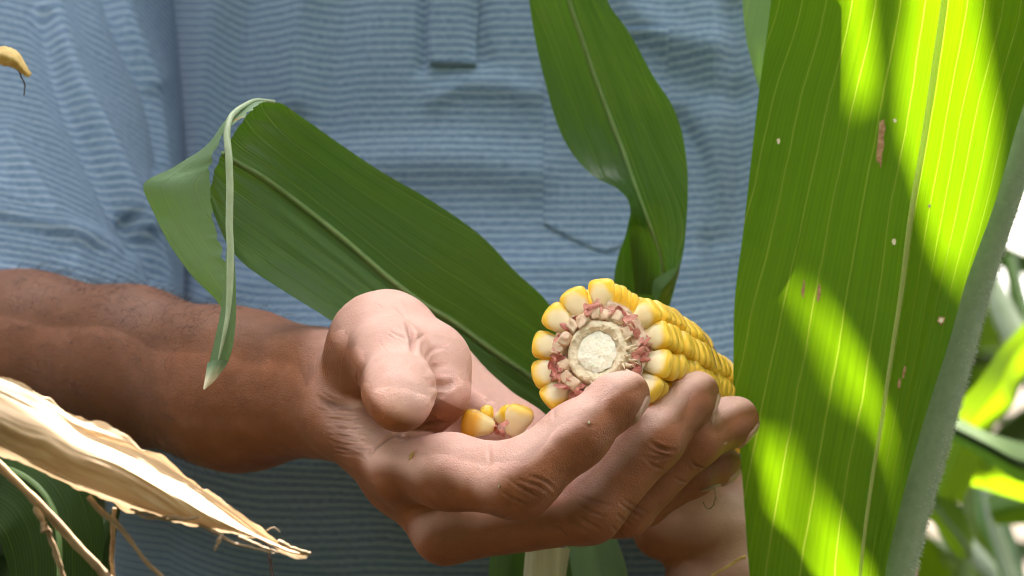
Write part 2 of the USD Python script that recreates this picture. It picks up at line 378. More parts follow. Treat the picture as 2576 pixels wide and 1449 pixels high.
# chains: (name, blend within, blend with the rest, palm direction, joints)
PALM_F = nrm([-0.55, 0.35, 0.75])
CH = {
    'index': (0.005, PALM_F, [J(1130, 1188, .985, 90), J(1305, 1208, .968, 93), J(1448, 1096, .973, 79), J(1545, 1012, .980, 64), J(1577, 990, .984, 57)]),
    'middle': (0.004, PALM_F, [J(1120, 1342, 1.005, 74), J(1478, 1276, .992, 90), J(1640, 1105, .998, 78), J(1725, 1013, 1.012, 66), J(1751, 991, 1.018, 59)]),
    'ring': (0.004, PALM_F, [J(1185, 1335, 1.030, 68), J(1570, 1276, 1.012, 72), J(1742, 1108, 1.016, 68), J(1830, 1065, 1.032, 60), J(1853, 1054, 1.036, 56)]),
    'pinky': (0.004, PALM_F, [J(1290, 1240, 1.055, 66), J(1620, 1265, 1.035, 56), J(1745, 1195, 1.035, 50), J(1800, 1170, 1.042, 47), J(1818, 1166, 1.045, 46)]),
    'thumb': (0.008, nrm([0.45, -0.35, 0.8]), [J(885, 985, 1.035, 98), J(945, 868, 1.022, 110), J(985, 905, .994, 90), J(1003, 982, .970, 80), J(1005, 1010, .960, 77)]),
    'ball': (0.006, nrm([0.3, -0.1, 0.95]), [J(905, 960, 1.045, 105), J(978, 856, 1.028, 116), J(1072, 920, 1.012, 106), J(1082, 985, 1.004, 92), J(1055, 1035, 1.004, 72)]),
    'palm_index': (0.006, nrm([0.0, 0.2, 1.0]), [J(855, 1055, 1.030, 72), J(1010, 1180, 1.000, 78), J(1130, 1185, .985, 86)]),
    'palm_middle': (0.006, nrm([0.0, 0.3, 1.0]), [J(870, 1060, 1.040, 72), J(1000, 1215, 1.02, 72), J(1118, 1340, 1.005, 66)]),
    'palm_ring': (0.006, nrm([0.0, 0.3, 1.0]), [J(880, 1050, 1.055, 75), J(1185, 1320, 1.030, 66)]),
    'palm_pinky': (0.006, nrm([0.0, 0.3, 1.0]), [J(910, 1000, 1.065, 80), J(1290, 1240, 1.055, 66)]),
    'heel': (0.006, nrm([0.0, 0.3, 1.0]), [J(960, 900, 1.075, 90), J(1104, 957, 1.068, 98), J(1300, 1115, 1.058, 92), J(1390, 1200, 1.050, 75)]),
    'wrist': (0.010, nrm([0.0, 0.6, 0.8]), [J(600, 985, 1.090, 160), J(790, 985, 1.062, 146), J(880, 985, 1.045, 125)]),
    'forearm': (0.010, np.array([0, 0, 0.0]), [J(-330, 905, 1.170, 222), J(60, 905, 1.150, 214), J(330, 922, 1.122, 192), J(600, 978, 1.092, 160)]),
}
FINGERS = ('index', 'middle', 'ring', 'pinky')


def chain_sdf(X, name):
    k, _, js = CH[name]
    c, R = SPHERE[name]
    far = np.linalg.norm(X - c, axis=1) - R
    out = far + 0.02
    m = far < 0.02
    if m.any():
        out[m] = chain_near(X[m], k, js)
    return out


SPHERE = {}
for _k, (_a, _b, _js) in CH.items():
    _c = np.mean([p for p, r in _js], axis=0)
    SPHERE[_k] = (_c, max(np.linalg.norm(p - _c) + r for p, r in _js) + 0.003)


def chain_near(X, k, js):
    d = None
    for (a, ra), (b, rb) in zip(js[:-1], js[1:]):
        e = cone_sdf(X, a, b, ra, rb)
        d = e if d is None else smin(d, e, k)
    return d


def parts_sdf(X):
    return {n: chain_sdf(X, n) for n in CH}


# knuckle bulges on the dorsal side: (joint point, radius)
def hand_sdf(X, parts=None):
    q = parts or parts_sdf(X)
    palm = None
    for n in ('palm_index', 'palm_middle', 'palm_ring', 'palm_pinky', 'heel'):
        palm = q[n] if palm is None else smin(palm, q[n], 0.012)
    palm = smin(palm, q['wrist'], 0.016)
    palm = smin(palm, q['forearm'], 0.03)
    fi = None
    for n in FINGERS:
        f = q[n]
        fi = f if fi is None else smin(fi, f, 0.0022)
    out = smin(palm, fi, 0.007)
    th = smin(q['ball'], q['thumb'], 0.0055)
    return smin(out, th, 0.005)


def surface_nets(fn, lo, hi, h):
    """A closed mesh of fn = 0 on a grid of step h; fn is only evaluated near the surface."""
    lo = np.asarray(lo, float)
    c = 4
    n = np.ceil((np.asarray(hi) - lo) / (h * c)).astype(int)
    ax = [lo[k] + h * c * (np.arange(n[k]) + 0.5) for k in range(3)]
    C = np.stack(np.meshgrid(*ax, indexing='ij'), -1).reshape(-1, 3)
    dc = fn(C).reshape(n)
    near = np.abs(dc) < h * c * 1.6
    D = np.repeat(np.repeat(np.repeat(dc, c, 0), c, 1), c, 2).astype(np.float64)
    mk = np.repeat(np.repeat(np.repeat(near, c, 0), c, 1), c, 2)
    idx = np.argwhere(mk)
    D[mk] = fn(lo + h * (idx + 0.5))
    s = D < 0
    N = np.array(D.shape)
    # cells with a sign change
    corners = [(i, j, k) for i in (0, 1) for j in (0, 1) for k in (0, 1)]
    sl = lambda a, o: a[o[0]:N[0] - 1 + o[0], o[1]:N[1] - 1 + o[1], o[2]:N[2] - 1 + o[2]]
    cnt = sum(sl(s, o).astype(np.int8) for o in corners)
    cells = np.argwhere((cnt > 0) & (cnt < 8))
    ids = -np.ones(N - 1, int)
    ids[tuple(cells.T)] = np.arange(len(cells))
    acc, num = np.zeros((len(cells), 3)), np.zeros(len(cells))
    for a in corners:
        for b in corners:
            if sum(b) - sum(a) == 1 and all(y >= x for x, y in zip(a, b)):
                da, db = D[tuple((cells + a).T)], D[tuple((cells + b).T)]
                m = (da < 0) != (db < 0)
                t = da[m] / (da[m] - db[m])
                acc[m] += np.array(a) + t[:, None] * (np.array(b) - np.array(a))
                num[m] += 1
    V = lo + h * (cells + acc / num[:, None] + 0.5)
    F = []
    for k in range(3):
        o = [0, 0, 0]; o[k] = 1
        a = s[:-1 if k == 0 else None, :-1 if k == 1 else None, :-1 if k == 2 else None]
        b = s[1 if k == 0 else 0:, 1 if k == 1 else 0:, 1 if k == 2 else 0:]
        e = np.argwhere(a != b)
        k1, k2 = (k + 1) % 3, (k + 2) % 3
        e = e[(e[:, k1] > 0) & (e[:, k2] > 0) & (e[:, k1] < N[k1] - 1) & (e[:, k2] < N[k2] - 1)]
        flip = s[tuple(e.T)]
        o1, o2 = np.eye(3, dtype=int)[k1], np.eye(3, dtype=int)[k2]
        q = np.stack([ids[tuple((e - o1 - o2).T)], ids[tuple((e - o2).T)], ids[tuple(e.T)], ids[tuple((e - o1).T)]], 1)
        q = np.where(flip[:, None], q, q[:, ::-1])
        F.append(q)
    F = np.vstack(F)
    F = np.vstack([F[:, [0, 1, 2]], F[:, [0, 2, 3]]])
    return V, F


TETRA = np.array([[1, 1, 1], [1, -1, -1], [-1, 1, -1], [-1, -1, 1.0]])


def grad(fn, X, e=2e-4):
    return nrm(sum(fn(X + e * k)[:, None] * k for k in TETRA))


def raycast(fn, uv, start=0.85, steps=60):
    """Where the camera ray through each measured pixel first meets fn = 0."""
    uv = np.asarray(uv, float)
    D = nrm(np.stack([(uv[:, 0] - 1288) * S, np.ones(len(uv)), -(uv[:, 1] - 724.5) * S], -1))
    t = np.full(len(uv), start)
    for _ in range(steps):
        t = t + 0.8 * fn(CAM + t[:, None] * D)
    return CAM + t[:, None] * D


def dense(poly, step=4.0):
    poly = np.asarray(poly, float)
    L = np.r_[0, np.cumsum(np.linalg.norm(np.diff(poly, axis=0), axis=1))]
    n = max(3, int(L[-1] / step))
    t = np.linspace(0, L[-1], n)
    if len(poly) > 2:
        return PchipInterpolator(L, poly, axis=0)(t)
    return np.stack([np.interp(t, L, poly[:, k]) for k in range(2)], 1)


# skin creases seen in the photograph: (line, half width mm, depth mm, shade)
def Z(*p):
    return [(737.9 + x * 0.5371, 670.8 + y * 0.5371) for x, y in p]


def T(*p):      # thumb close-up
    return [(771.5 + x * 0.301, 704.4 + y * 0.301) for x, y in p]


def H(*p):      # lower hand close-up
    return [(872.1 + x * 0.3125, 1073.3 + y * 0.3125) for x, y in p]


CREASES = [
    (T((850, 370), (870, 440), (890, 520), (890, 610)), 1.2, 2.0, 0.40),
    (T((700, 210), (780, 270), (840, 350)), 0.8, 0.4, 0.20),
    (T((890, 540), (940, 480), (1010, 450)), 0.8, 0.5, 0.25),
    (T((830, 500), (760, 460), (690, 420)), 0.8, 0.4, 0.12),
    (T((985, 690), (1060, 580), (1200, 560)), 0.9, 0.45, 0.10),
    (T((1020, 870), (1130, 885), (1240, 850)), 1.6, 1.2, 0.10),
    (T((1000, 730), (1080, 725), (1190, 700)), 1.0, 0.5, 0.0),
    (T((1040, 1020), (1090, 975), (1170, 960)), 1.2, 0.8, 0.08),
    (T((1000, 1130), (1080, 1170), (1170, 1190)), 1.0, 0.5, 0.08),
    (T((930, 1225), (1050, 1195), (1160, 1190)), 0.7, 1.0, 0.35),
    (T((100, 980), (200, 1030), (300, 1050), (390, 1055)), 1.1, 1.5, 0.55),
    (T((110, 920), (200, 985), (330, 1020)), 0.7, 0.5, 0.25),
    (T((560, 1420), (620, 1360), (700, 1310), (850, 1270)), 1.2, 1.4, 0.55),
    (T((430, 760), (420, 830), (425, 900)), 0.9, 0.3, 0.15),
]
_rs = np.random.default_rng(5)
for k in range(17):          # web of fine lines between thumb and index
    y = 1060 + k * 24
    x0 = 90 + 8 * k + _rs.uniform(0, 60)
    x1 = min(x0 + _rs.uniform(150, 330), 560)
    CREASES.append((T((x0, y + _rs.uniform(-12, 12)), ((x0 + x1) / 2, y + 18 + _rs.uniform(-12, 12)), (x1, y + 8 + k * 2)), 0.55, 0.50, 0.30))
for k in range(14):          # fine lines on the wrist side of the thumb
    x = 60 + k * 16
    CREASES.append((T((x, 950 - k * 6), (x + 14, 740 - k * 5), (x + 50 + k * 3, 560 - k * 3)), 0.45, 0.24, 0.12))
for ls in ([(1290, 410), (1420, 500), (1560, 580)], [(1360, 430), (1520, 470), (1650, 560)], [(1480, 400), (1600, 440), (1680, 520)], [(1240, 520), (1360, 590), (1480, 640)],
           [(1880, 560), (2000, 600), (2140, 640)], [(1860, 620), (1980, 690), (2110, 730)], [(1780, 740), (1860, 790), (1950, 850)], [(1830, 690), (1930, 760), (2060, 840)], [(1640, 800), (1720, 830), (1790, 900)],
           [(2170, 700), (2240, 760), (2290, 800)], [(2190, 610), (2290, 680), (2390, 750)], [(2130, 800), (2200, 860), (2260, 900)], [(2230, 590), (2340, 650), (2440, 700)],
           [(2470, 140), (2530, 170), (2600, 200)], [(2450, 200), (2540, 230), (2620, 250)], [(2400, 250), (2480, 320), (2560, 350)]):
    CREASES.append((H(*ls), 0.62, 0.36, 0.32))
for k in range(26):          # fine palm lines fanning over the ball of the thumb and along the fingers
    a0 = _rs.uniform(0, 6.28)
    x, y = _rs.uniform(560, 1150), _rs.uniform(180, 560)
    L = _rs.uniform(60, 190)
    ca, sa = math.cos(0.75 + 0.3 * math.sin(a0)), math.sin(0.75 + 0.3 * math.sin(a0))
    CREASES.append((T((x, y), (x + L * ca * 0.5 + _rs.uniform(-9, 9), y + L * sa * 0.5 + _rs.uniform(-9, 9)), (x + L * ca, y + L * sa)), 0.4, 0.18, 0.10))
CREASES += [
    (Z((915, 845), (918, 880), (922, 925)), 0.9, 0.35, 0.10),
    (Z((1222, 660), (1222, 690), (1228, 720)), 0.8, 0.3, 0.08),
    (Z((1670, 820), (1730, 850), (1790, 860)), 0.7, 0.5, 0.25),
    (Z((1640, 890), (1710, 900), (1760, 900)), 0.7, 0.4, 0.2),
    (Z((1860, 900), (1890, 935), (1930, 945)), 0.6, 0.5, 0.3),
    (Z((1780, 985), (1830, 1010), (1880, 1015)), 0.6, 0.4, 0.2),
    (Z((1350, 730), (1385, 745), (1420, 750)), 0.6, 0.25, 0.1),
]

lo = np.array([-0.285, -0.09, 1.075])
hi = np.array([0.105, 0.235, 1.235])
V, F = surface_nets(hand_sdf, lo, hi, 0.0014)
V, F = trimesh.remesh.subdivide(V, F)
for _ in range(2):
    V = V - np.clip(hand_sdf(V), -0.002, 0.002)[:, None] * grad(hand_sdf, V)
# finer still where the camera sees the hand
_n = grad(hand_sdf, V)
_uv = proj(V)
fine_f = (_n[F][:, :, 1].mean(1) < 0.35) & (_uv[F][:, :, 0].min(1) > 760)
V, F = trimesh.remesh.subdivide(V, F, face_index=np.nonzero(fine_f)[0])
V = V - np.clip(hand_sdf(V), -0.001, 0.001)[:, None] * grad(hand_sdf, V)
Nn = grad(hand_sdf, V)
q = parts_sdf(V)
W = {n: np.exp(-np.maximum(q[n] + 0.0005, 0) / 0.0025) for n in CH}
ws = sum(W.values())
pd = sum(W[n][:, None] * CH[n][1] for n in CH) / ws[:, None]
arm = W['forearm'] / ws
pl = (Nn * pd).sum(1)
palm = np.clip((pl + 0.30) / 0.62, 0, 1)
palm = palm * palm * (3 - 2 * palm)
palm = palm * np.clip(1 - 1.4 * arm, 0, 1)
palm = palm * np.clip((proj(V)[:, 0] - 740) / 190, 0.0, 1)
palm = np.clip(palm + 0.16 * (meshkit.fbm(V * 120, 3, 2) - 0.5), 0, 1)
skin_dark = np.zeros(len(V))
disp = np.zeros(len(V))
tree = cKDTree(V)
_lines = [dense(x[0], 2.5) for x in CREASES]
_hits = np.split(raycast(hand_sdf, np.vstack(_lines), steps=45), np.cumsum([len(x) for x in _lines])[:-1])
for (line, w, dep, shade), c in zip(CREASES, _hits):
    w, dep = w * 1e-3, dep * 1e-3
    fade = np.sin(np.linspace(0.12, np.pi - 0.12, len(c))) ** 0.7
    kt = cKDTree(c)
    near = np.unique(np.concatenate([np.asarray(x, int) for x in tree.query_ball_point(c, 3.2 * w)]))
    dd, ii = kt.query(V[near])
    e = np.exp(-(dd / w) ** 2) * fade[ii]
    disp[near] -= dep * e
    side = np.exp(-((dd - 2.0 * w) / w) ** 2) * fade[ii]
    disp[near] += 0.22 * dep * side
    skin_dark[near] = np.maximum(skin_dark[near], shade * e ** 1.5)
disp += 0.0005 * (meshkit.fbm(V * 160, 3, 11) - 0.5) * (1 - arm)
skin_dark = np.maximum(skin_dark, 0.42 * np.clip(arm, 0, 1) * np.clip((860 - proj(V)[:, 0]) / 200, 0, 1))  # whole forearm toned darker through the same mask
Vh = V + np.maximum(disp, -0.003)[:, None] * Nn

# left hand and forearm, the rest of the body inside the shirt
CH2 = [
    [J(2070, 1930, 1.15, 225), J(2050, 1600, 1.13, 205), J(1960, 1390, 1.115, 190)],
    [J(1960, 1390, 1.115, 190), J(1780, 1335, 1.095, 110), J(1668, 1332, 1.085, 78)],
    [J(2000, 1330, 1.12, 150), J(1850, 1290, 1.105, 110)],
    [J(1990, 1480, 1.105, 120), J(1850, 1462, 1.09, 90), J(1740, 1485, 1.085, 75)],
    [J(2050, 1560, 1.12, 140), J(1850, 1600, 1.10, 100), J(1700, 1600, 1.09, 70)],
]


def left_sdf(X):
    d = None
    for js in CH2:
        e = None
        for (a, ra), (b, rb) in zip(js[:-1], js[1:]):
            s_ = cone_sdf(X, a, b, ra, rb)
            e = s_ if e is None else smin(e, s_, 0.01)
        d = e if d is None else smin(d, e, 0.006)
    return d


TORSO = [(P(-300, 915, 1.18), 0.034), (np.array([-0.215, 0.38, 1.38]), 0.042), (np.array([0.0, 0.34, 1.40]), 0.09), (np.array([0.150, 0.33, 1.40]), 0.05), (P(2070, 1930, 1.15), 0.036)]


def core_sdf(X):
    d = None
    for (a, ra), (b, rb) in zip(TORSO[:-1], TORSO[1:]):
        e = cone_sdf(X, a, b, ra, rb)
        d = e if d is None else smin(d, e, 0.02)
    Y = (X - np.array([0.005, 0.34, 1.12])) / np.array([0.145, 0.105, 0.33])
    d = smin(d, (np.linalg.norm(Y, axis=1) - 1) * 0.1, 0.03)
    d = smin(d, cone_sdf(X, np.array([0.0, 0.36, 1.42]), np.array([0.0, 0.35, 1.53]), 0.06, 0.055), 0.03)
    return d


lv, lf = surface_nets(left_sdf, [0.02, -0.02, 0.98], [0.26, 0.22, 1.2], 0.0025)
for _ in range(2):
    lv = lv - np.clip(left_sdf(lv), -0.002, 0.002)[:, None] * grad(left_sdf, lv)
cv, cf = surface_nets(core_sdf, [-0.36, 0.08, 0.72], [0.36, 0.52, 1.62], 0.011)
man = [manifold3d.Manifold(manifold3d.Mesh(np.asarray(v, np.float32), np.asarray(f, np.uint32))) for v, f in ((Vh, F), (lv, lf), (cv, cf))]
body = man[0]
ok = all(not x.is_empty() for x in man)
print('body manifolds', [str(x.status()) for x in man], ok)
bm = (man[0] + man[1] + man[2]).to_mesh() if ok else None
if bm is not None:
    bv, bf = np.array(bm.vert_properties[:, :3], float), np.array(bm.tri_verts)
else:
    bv, bf = cat_mesh((Vh, F), (lv, lf), (cv, cf))
dd, ii = cKDTree(Vh).query(bv)
ln = grad(left_sdf, bv)
lpalm = np.clip((ln @ nrm([0.3, -0.3, 0.9]) + 0.0) / 0.8, 0, 1) * 0.6 * (bv[:, 0] > 0.02)
st = np.stack([np.where(dd < 2e-4, palm[ii], lpalm), np.where(dd < 2e-4, skin_dark[ii], 0)], -1)

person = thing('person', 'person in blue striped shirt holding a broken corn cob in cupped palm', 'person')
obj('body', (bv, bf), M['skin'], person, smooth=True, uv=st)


# fine dark hairs on the forearm
M['arm_hair'] = simple('arm_hair_dark', (0.02, 0.012, 0.01), (0.03, 0.02, 0.015), 10, 0.5)
hs = np.random.default_rng(31)
cand = np.nonzero((Nn[:, 1] < 0.45) & (arm > 0.55) & (V[:, 0] > -0.2))[0]
pick = hs.choice(cand, 1500, replace=False)
armdir = nrm(CH['forearm'][2][-1][0] - CH['forearm'][2][0][0])
hp_, hc_ = [], []
for i in pick:
    n_ = Nn[i]
    t_ = nrm(armdir - n_ * (armdir @ n_) + hs.normal(0, 0.45, 3))
    L = hs.uniform(0.003, 0.008)
    hp_ += [Vh[i], Vh[i] + t_ * L * 0.5 + n_ * L * 0.28, Vh[i] + t_ * L + n_ * L * 0.22 - np.array([0, 0, L * 0.15])]
    hc_.append(3)
ah = UsdGeom.BasisCurves.Define(stage, '/World/person/arm_hair')
ah.CreateTypeAttr('linear')
ah.CreatePointsAttr(Vt.Vec3fArray.FromNumpy(np.array(hp_, np.float32)))
ah.CreateCurveVertexCountsAttr(Vt.IntArray.FromNumpy(np.array(hc_, np.int32)))
ah.CreateWidthsAttr(Vt.FloatArray([0.00008]))
ah.SetWidthsInterpolation('constant')
UsdShade.MaterialBindingAPI.Apply(ah.GetPrim()).Bind(M['arm_hair'])
tag(ah.GetPrim(), kind='stuff')


# fingernails: (finger, dorsal direction, half width, half length, setback) in mm
def nail(name, dorsal, hw, hl, back, parent):
    js = CH[name][2]
    tip, r = js[-1]
    ax = nrm(tip - js[-3][0])
    dz = np.asarray(dorsal, float); dz = nrm(dz - ax * (dz @ ax))
    sd = np.cross(ax, dz)
    n, m = 17, 17
    a, b = np.meshgrid(np.linspace(-1, 1, n), np.linspace(-1, 1, m), indexing='ij')
    # square to disc with soft corners
    aa = a * np.sqrt(1 - 0.36 * b ** 2); bb = b * np.sqrt(1 - 0.36 * a ** 2)
    X = tip - ax * back + ax * (aa * hl)[..., None] + sd * (bb * hw)[..., None] + dz * r
    X = X.reshape(-1, 3)
    for _ in range(6):
        s_ = hand_sdf(X)
        X = X - (s_ - 0.00035)[:, None] * np.clip((grad(hand_sdf, X) @ dz)[:, None], 0.4, 1) * dz
    edge = np.maximum(np.abs(a), np.abs(b)).reshape(-1)
    free = (a.reshape(-1) > 0.75)
    X = X + dz * np.where(edge > 0.93, np.where(free, 0.0002, -0.0008), 0.0002)[:, None]
    top = X
    bot = X - dz * 0.0008
    f1 = grid_faces(n, m)
    return obj('fingernail', cat_mesh((top, f1), (bot, f1[:, ::-1])), M['nail'], parent)


nail('index', (0.40, -0.42, -0.80), 0.0056, 0.0058, 0.0015, person)
nail('middle', (0.42, -0.42, -0.78), 0.0060, 0.0060, 0.0015, person)
nail('ring', (0.38, -0.50, -0.76), 0.0056, 0.0056, 0.0010, person)
nail('pinky', (0.30, -0.45, -0.82), 0.0045, 0.0046, 0.0005, person)

# ------------------------------------------------------------------ shirt
def fold_field(uv, folds):
    """Sum of soft ridges (positive) and grooves (negative) along lines on the cloth."""
    out = np.zeros(len(uv))
    for line, w, amp in folds:
        c = dense(line, 6)
        dd, ii = cKDTree(c).query(uv)
        out += amp * np.exp(-(dd / w) ** 2)
    return out


phi = np.linspace(-np.pi, np.pi, 561)
zz = np.linspace(0.80, 1.50, 301)
PHI, ZZ = np.meshgrid(phi, zz, indexing='ij')
a_ = 0.158 + 0.012 * np.sin((ZZ - 0.8) * 4) + 0.026 * np.clip((1.17 - ZZ) / 0.06, 0, 1) * (PHI < 0)
b_ = 0.125 + 0.006 * np.sin((ZZ - 0.9) * 6)
top = np.clip((ZZ - 1.38) / 0.12, 0, 1)
sh = 1 + 0.35 * top - 0.9 * top ** 3
sp = lambda x, e: np.sign(x) * np.abs(x) ** e
belly = 0.060 * np.exp(-((ZZ - 1.148) / 0.045) ** 2) * np.clip(np.cos(PHI), 0, 1) ** 0.6
TX = 0.008 + a_ * sh * sp(np.sin(PHI), 0.85)
TY = 0.335 - b_ * (1 - 0.6 * top ** 2) * sp(np.cos(PHI), 0.85) - belly
TV = np.stack([TX, TY, ZZ + 0 * TX], -1).reshape(-1, 3)
tuv = proj(TV)
front = (np.cos(PHI) > 0).reshape(-1)
TF = [
    ([(410, -40), (408, 300), (412, 760)], 14, 0.004), ([(450, -40), (440, 420), (438, 760)], 26, -0.004),
    ([(545, -30), (520, 220), (505, 470)], 30, 0.005), ([(640, -30), (600, 200), (585, 430)], 32, -0.0035),
    ([(770, -30), (745, 90), (740, 250)], 40, 0.0035), ([(880, -20), (850, 160), (830, 330)], 40, -0.002),
    ([(1062, -40), (1066, 90), (1064, 170)], 13, -0.004), ([(1205, -30), (1200, 60), (1215, 150)], 22, -0.003),
    ([(1100, 240), (1180, 210), (1330, 230)], 30, 0.002), ([(900, 420), (1100, 400), (1330, 430)], 60, 0.003),
    ([(1560, -20), (1640, 60), (1800, 110)], 40, 0.0026), ([(1600, 120), (1700, 200), (1850, 240)], 38, -0.002),
    ([(1775, 30), (1795, 300), (1785, 560)], 46, 0.0026), ([(1845, 30), (1855, 300), (1845, 620)], 34, -0.0024),
    ([(1700, 300), (1770, 420), (1790, 620)], 24, -0.003), ([(1600, 700), (1720, 820), (1790, 960)], 40, -0.002),
    ([(560, 1180), (780, 1220), (960, 1330)], 60, 0.004), ([(480, 1300), (700, 1390), (860, 1470)], 50, -0.004),
]
fo = fold_field(tuv, TF) * front
lowf = 0.010 * (meshkit.fbm(np.stack([TV[:, 0] * 9, TV[:, 1] * 4, TV[:, 2] * 5], -1), 3, 21) - 0.5)
TV = TV.copy()
TV[:, 1] -= fo + lowf * front
soft = 0.0014 * (meshkit.fbm(np.stack([TV[:, 0] * 12, TV[:, 1] * 0, TV[:, 2] * 9], -1), 3, 31) - 0.5)
st = np.stack([(PHI * 0.15).reshape(-1), TV[:, 2] - 0.45 * fo + soft - 0.012 * np.clip((-TV[:, 0] - 0.10) / 0.05, 0, 1) ** 2 - 0.02 * np.clip((TV[:, 0] - 0.06) / 0.09, 0, 1) ** 2 + 0.06 * np.clip(1.13 - TV[:, 2], 0, 1) * (TV[:, 0] + 0.1) * 2], -1)
shirt = obj('shirt', (TV, grid_faces(561, 301)), M['shirt'], person, uv=st, label='blue knit shirt with fine pale horizontal stripes')
torso_tree = cKDTree(tuv[front])
torso_front = TV[front]


def on_shirt(u, v, off=0.0):
    dd, ii = torso_tree.query(np.stack([np.ravel(u), np.ravel(v)], -1), k=4)
    w = 1 / (dd + 1e-3)
    X = (torso_front[ii] * w[..., None]).sum(1) / w.sum(1)[:, None]
    d = X[:, 1] + 1 - off
    return np.stack([(np.ravel(u) - 1288) * S * d, d - 1, 1.2 - (np.ravel(v) - 724.5) * S * d], -1)


def patch(outline_fn, nu, nv, off, name, parent):
    """A second layer of cloth sewn on the shirt front, with a thin rolled edge."""
    a, b = np.meshgrid(np.linspace(0, 1, nu), np.linspace(0, 1, nv), indexing='ij')
    u, v = outline_fn(a, b)
    e = np.minimum.reduce([a, 1 - a, b, 1 - b])
    o = off * np.clip(e / 0.03, 0, 1) - 0.001 * (e < 1e-6)
    X = on_shirt(u, v)
    X[:, 1] -= o.ravel()
    fo2 = fold_field(np.stack([u.ravel(), v.ravel()], -1), TF)
    stp = np.stack([X[:, 0] + 0.004, X[:, 2] - 0.45 * fo2 + 0.0012], -1)
    return obj(name, (X, grid_faces(nu, nv)), M['shirt'], parent, uv=stp)


patch(lambda a, b: (1083 + 122 * a + 4 * np.sin(b * 5), -150 + 318 * b + 3 * a), 30, 60, 0.0022, 'placket', shirt)
patch(lambda a, b: (1366 + 320 * a - 4 * b, 60 + b * (510 + 75 * (1 - np.abs(2 * a - 1) ** 1.2))), 50, 60, 0.0011, 'pocket', shirt)


def sleeve(axis, radii, folds, name, tilt=0.0, n=150, m=260, uvs=1.0):
    q = resample(np.c_[np.asarray(axis, float), radii], n)
    p, r = q[:, :3], q[:, 3]
    Tn = nrm(np.gradient(p, axis=0))
    ref = np.array([0, -1.0, 0])
    Nn_ = nrm(ref - Tn * (Tn @ ref)[:, None])
    B = np.cross(Tn, Nn_)
    a = np.linspace(-np.pi, np.pi, m)
    A = p[:, None] + r[:, None, None] * (0.85 * np.cos(a)[None, :, None] * Nn_[:, None] + np.sin(a)[None, :, None] * B[:, None])
    al = np.r_[0, np.cumsum(np.linalg.norm(np.diff(p, axis=0), axis=1))]
    V_ = A.reshape(-1, 3)
    f = fold_field(proj(V_), folds) * np.repeat((np.cos(a) > 0)[None], n, 0).ravel()
    low = 0.004 * (meshkit.fbm(V_ * 12, 3, 41) - 0.5)
    D = (np.cos(a)[None, :, None] * Nn_[:, None] + np.sin(a)[None, :, None] * B[:, None]).reshape(-1, 3)
    V_ = V_ + D * (f + low)[:, None]
    uvv = np.stack([np.repeat((a * 0.07)[None], n, 0).ravel(), -np.repeat(al[:, None], m, 1).ravel() - 0.5 * f + tilt * V_[:, 0]], -1)
    # turned-in hem: a second, inner ring of cloth
    inner = (p[-1] - Tn[-1] * np.array([0.0, 0.02])[:, None])[:, None] + (r[-1] - 0.002) * (0.85 * np.cos(a)[None, :, None] * Nn_[-1] + np.sin(a)[None, :, None] * B[-1])
    V2 = np.vstack([V_.reshape(n, m, 3)[-1][None], inner]).reshape(-1, 3)
    v_, f_ = cat_mesh((V_, grid_faces(n, m)), (V2, grid_faces(3, m)))
    uv2 = np.vstack([uvv, np.vstack([uvv[-m:]] * 3)])
    return obj(name, (v_, f_), M['shirt'], person, uv=uv2)


SF = [
    ([(255, -40), (300, 90), (370, 250), (402, 420)], 18, -0.0043), ([(300, -40), (350, 100), (392, 200)], 30, 0.0031),
    ([(130, -40), (180, 150), (270, 340), (370, 560)], 32, 0.0043), ([(110, 60), (150, 240), (230, 420), (330, 620)], 30, -0.0037),
    ([(20, 330), (110, 470), (200, 600)], 37, 0.0025), ([(-10, 520), (120, 560), (260, 600), (360, 650)], 17, 0.0019), ([(-10, 560), (120, 598), (260, 640)], 12, -0.0012),
    ([(330, 560), (370, 640), (400, 700)], 22, -0.0050),
]
sleeve([(-0.195, 0.37, 1.46), (-0.224, 0.345, 1.36), (-0.230, 0.285, 1.27), (-0.222, 0.215, 1.148)], [0.078, 0.084, 0.084, 0.082], SF, 'sleeve', tilt=0.12)
sleeve([(0.150, 0.34, 1.47), (0.155, 0.32, 1.38), (0.155, 0.30, 1.32), (0.152, 0.28, 1.27)], [0.062, 0.060, 0.057, 0.055], [], 'sleeve', n=80, m=120)


# ------------------------------------------------------------------ corn cob
CO = P(1505, 887, 1.004)
CA = nrm([0.41, 0.89, -0.20])
CR_ = nrm(np.cross(CA, [0, 0, 1.0]))      # to the right
CU = nrm(np.cross(CR_, CA))               # up
cob = thing('corn_cob', 'broken yellow corn cob lying in the cupped fingers, white pith facing out', 'corn cob')
rng = np.random.default_rng(11)


def cobp(r, th, s):
    r, th, s = np.broadcast_arrays(r, th, s)
    return CO + r[..., None] * (np.cos(th)[..., None] * CR_ + np.sin(th)[..., None] * CU) + s[..., None] * CA


def RAD(s):
    return np.interp(s, [0, 0.02, 0.05, 0.09, 0.13, 0.16], [0.0272, 0.0274, 0.0266, 0.0240, 0.0186, 0.0118])


# woody ring and pith: a displaced disc face with a body behind it
nr, nt = 44, 160
rr, tt = np.meshgrid(np.linspace(0, 1, nr), np.linspace(0, 2 * np.pi, nt, endpoint=False), indexing='ij')


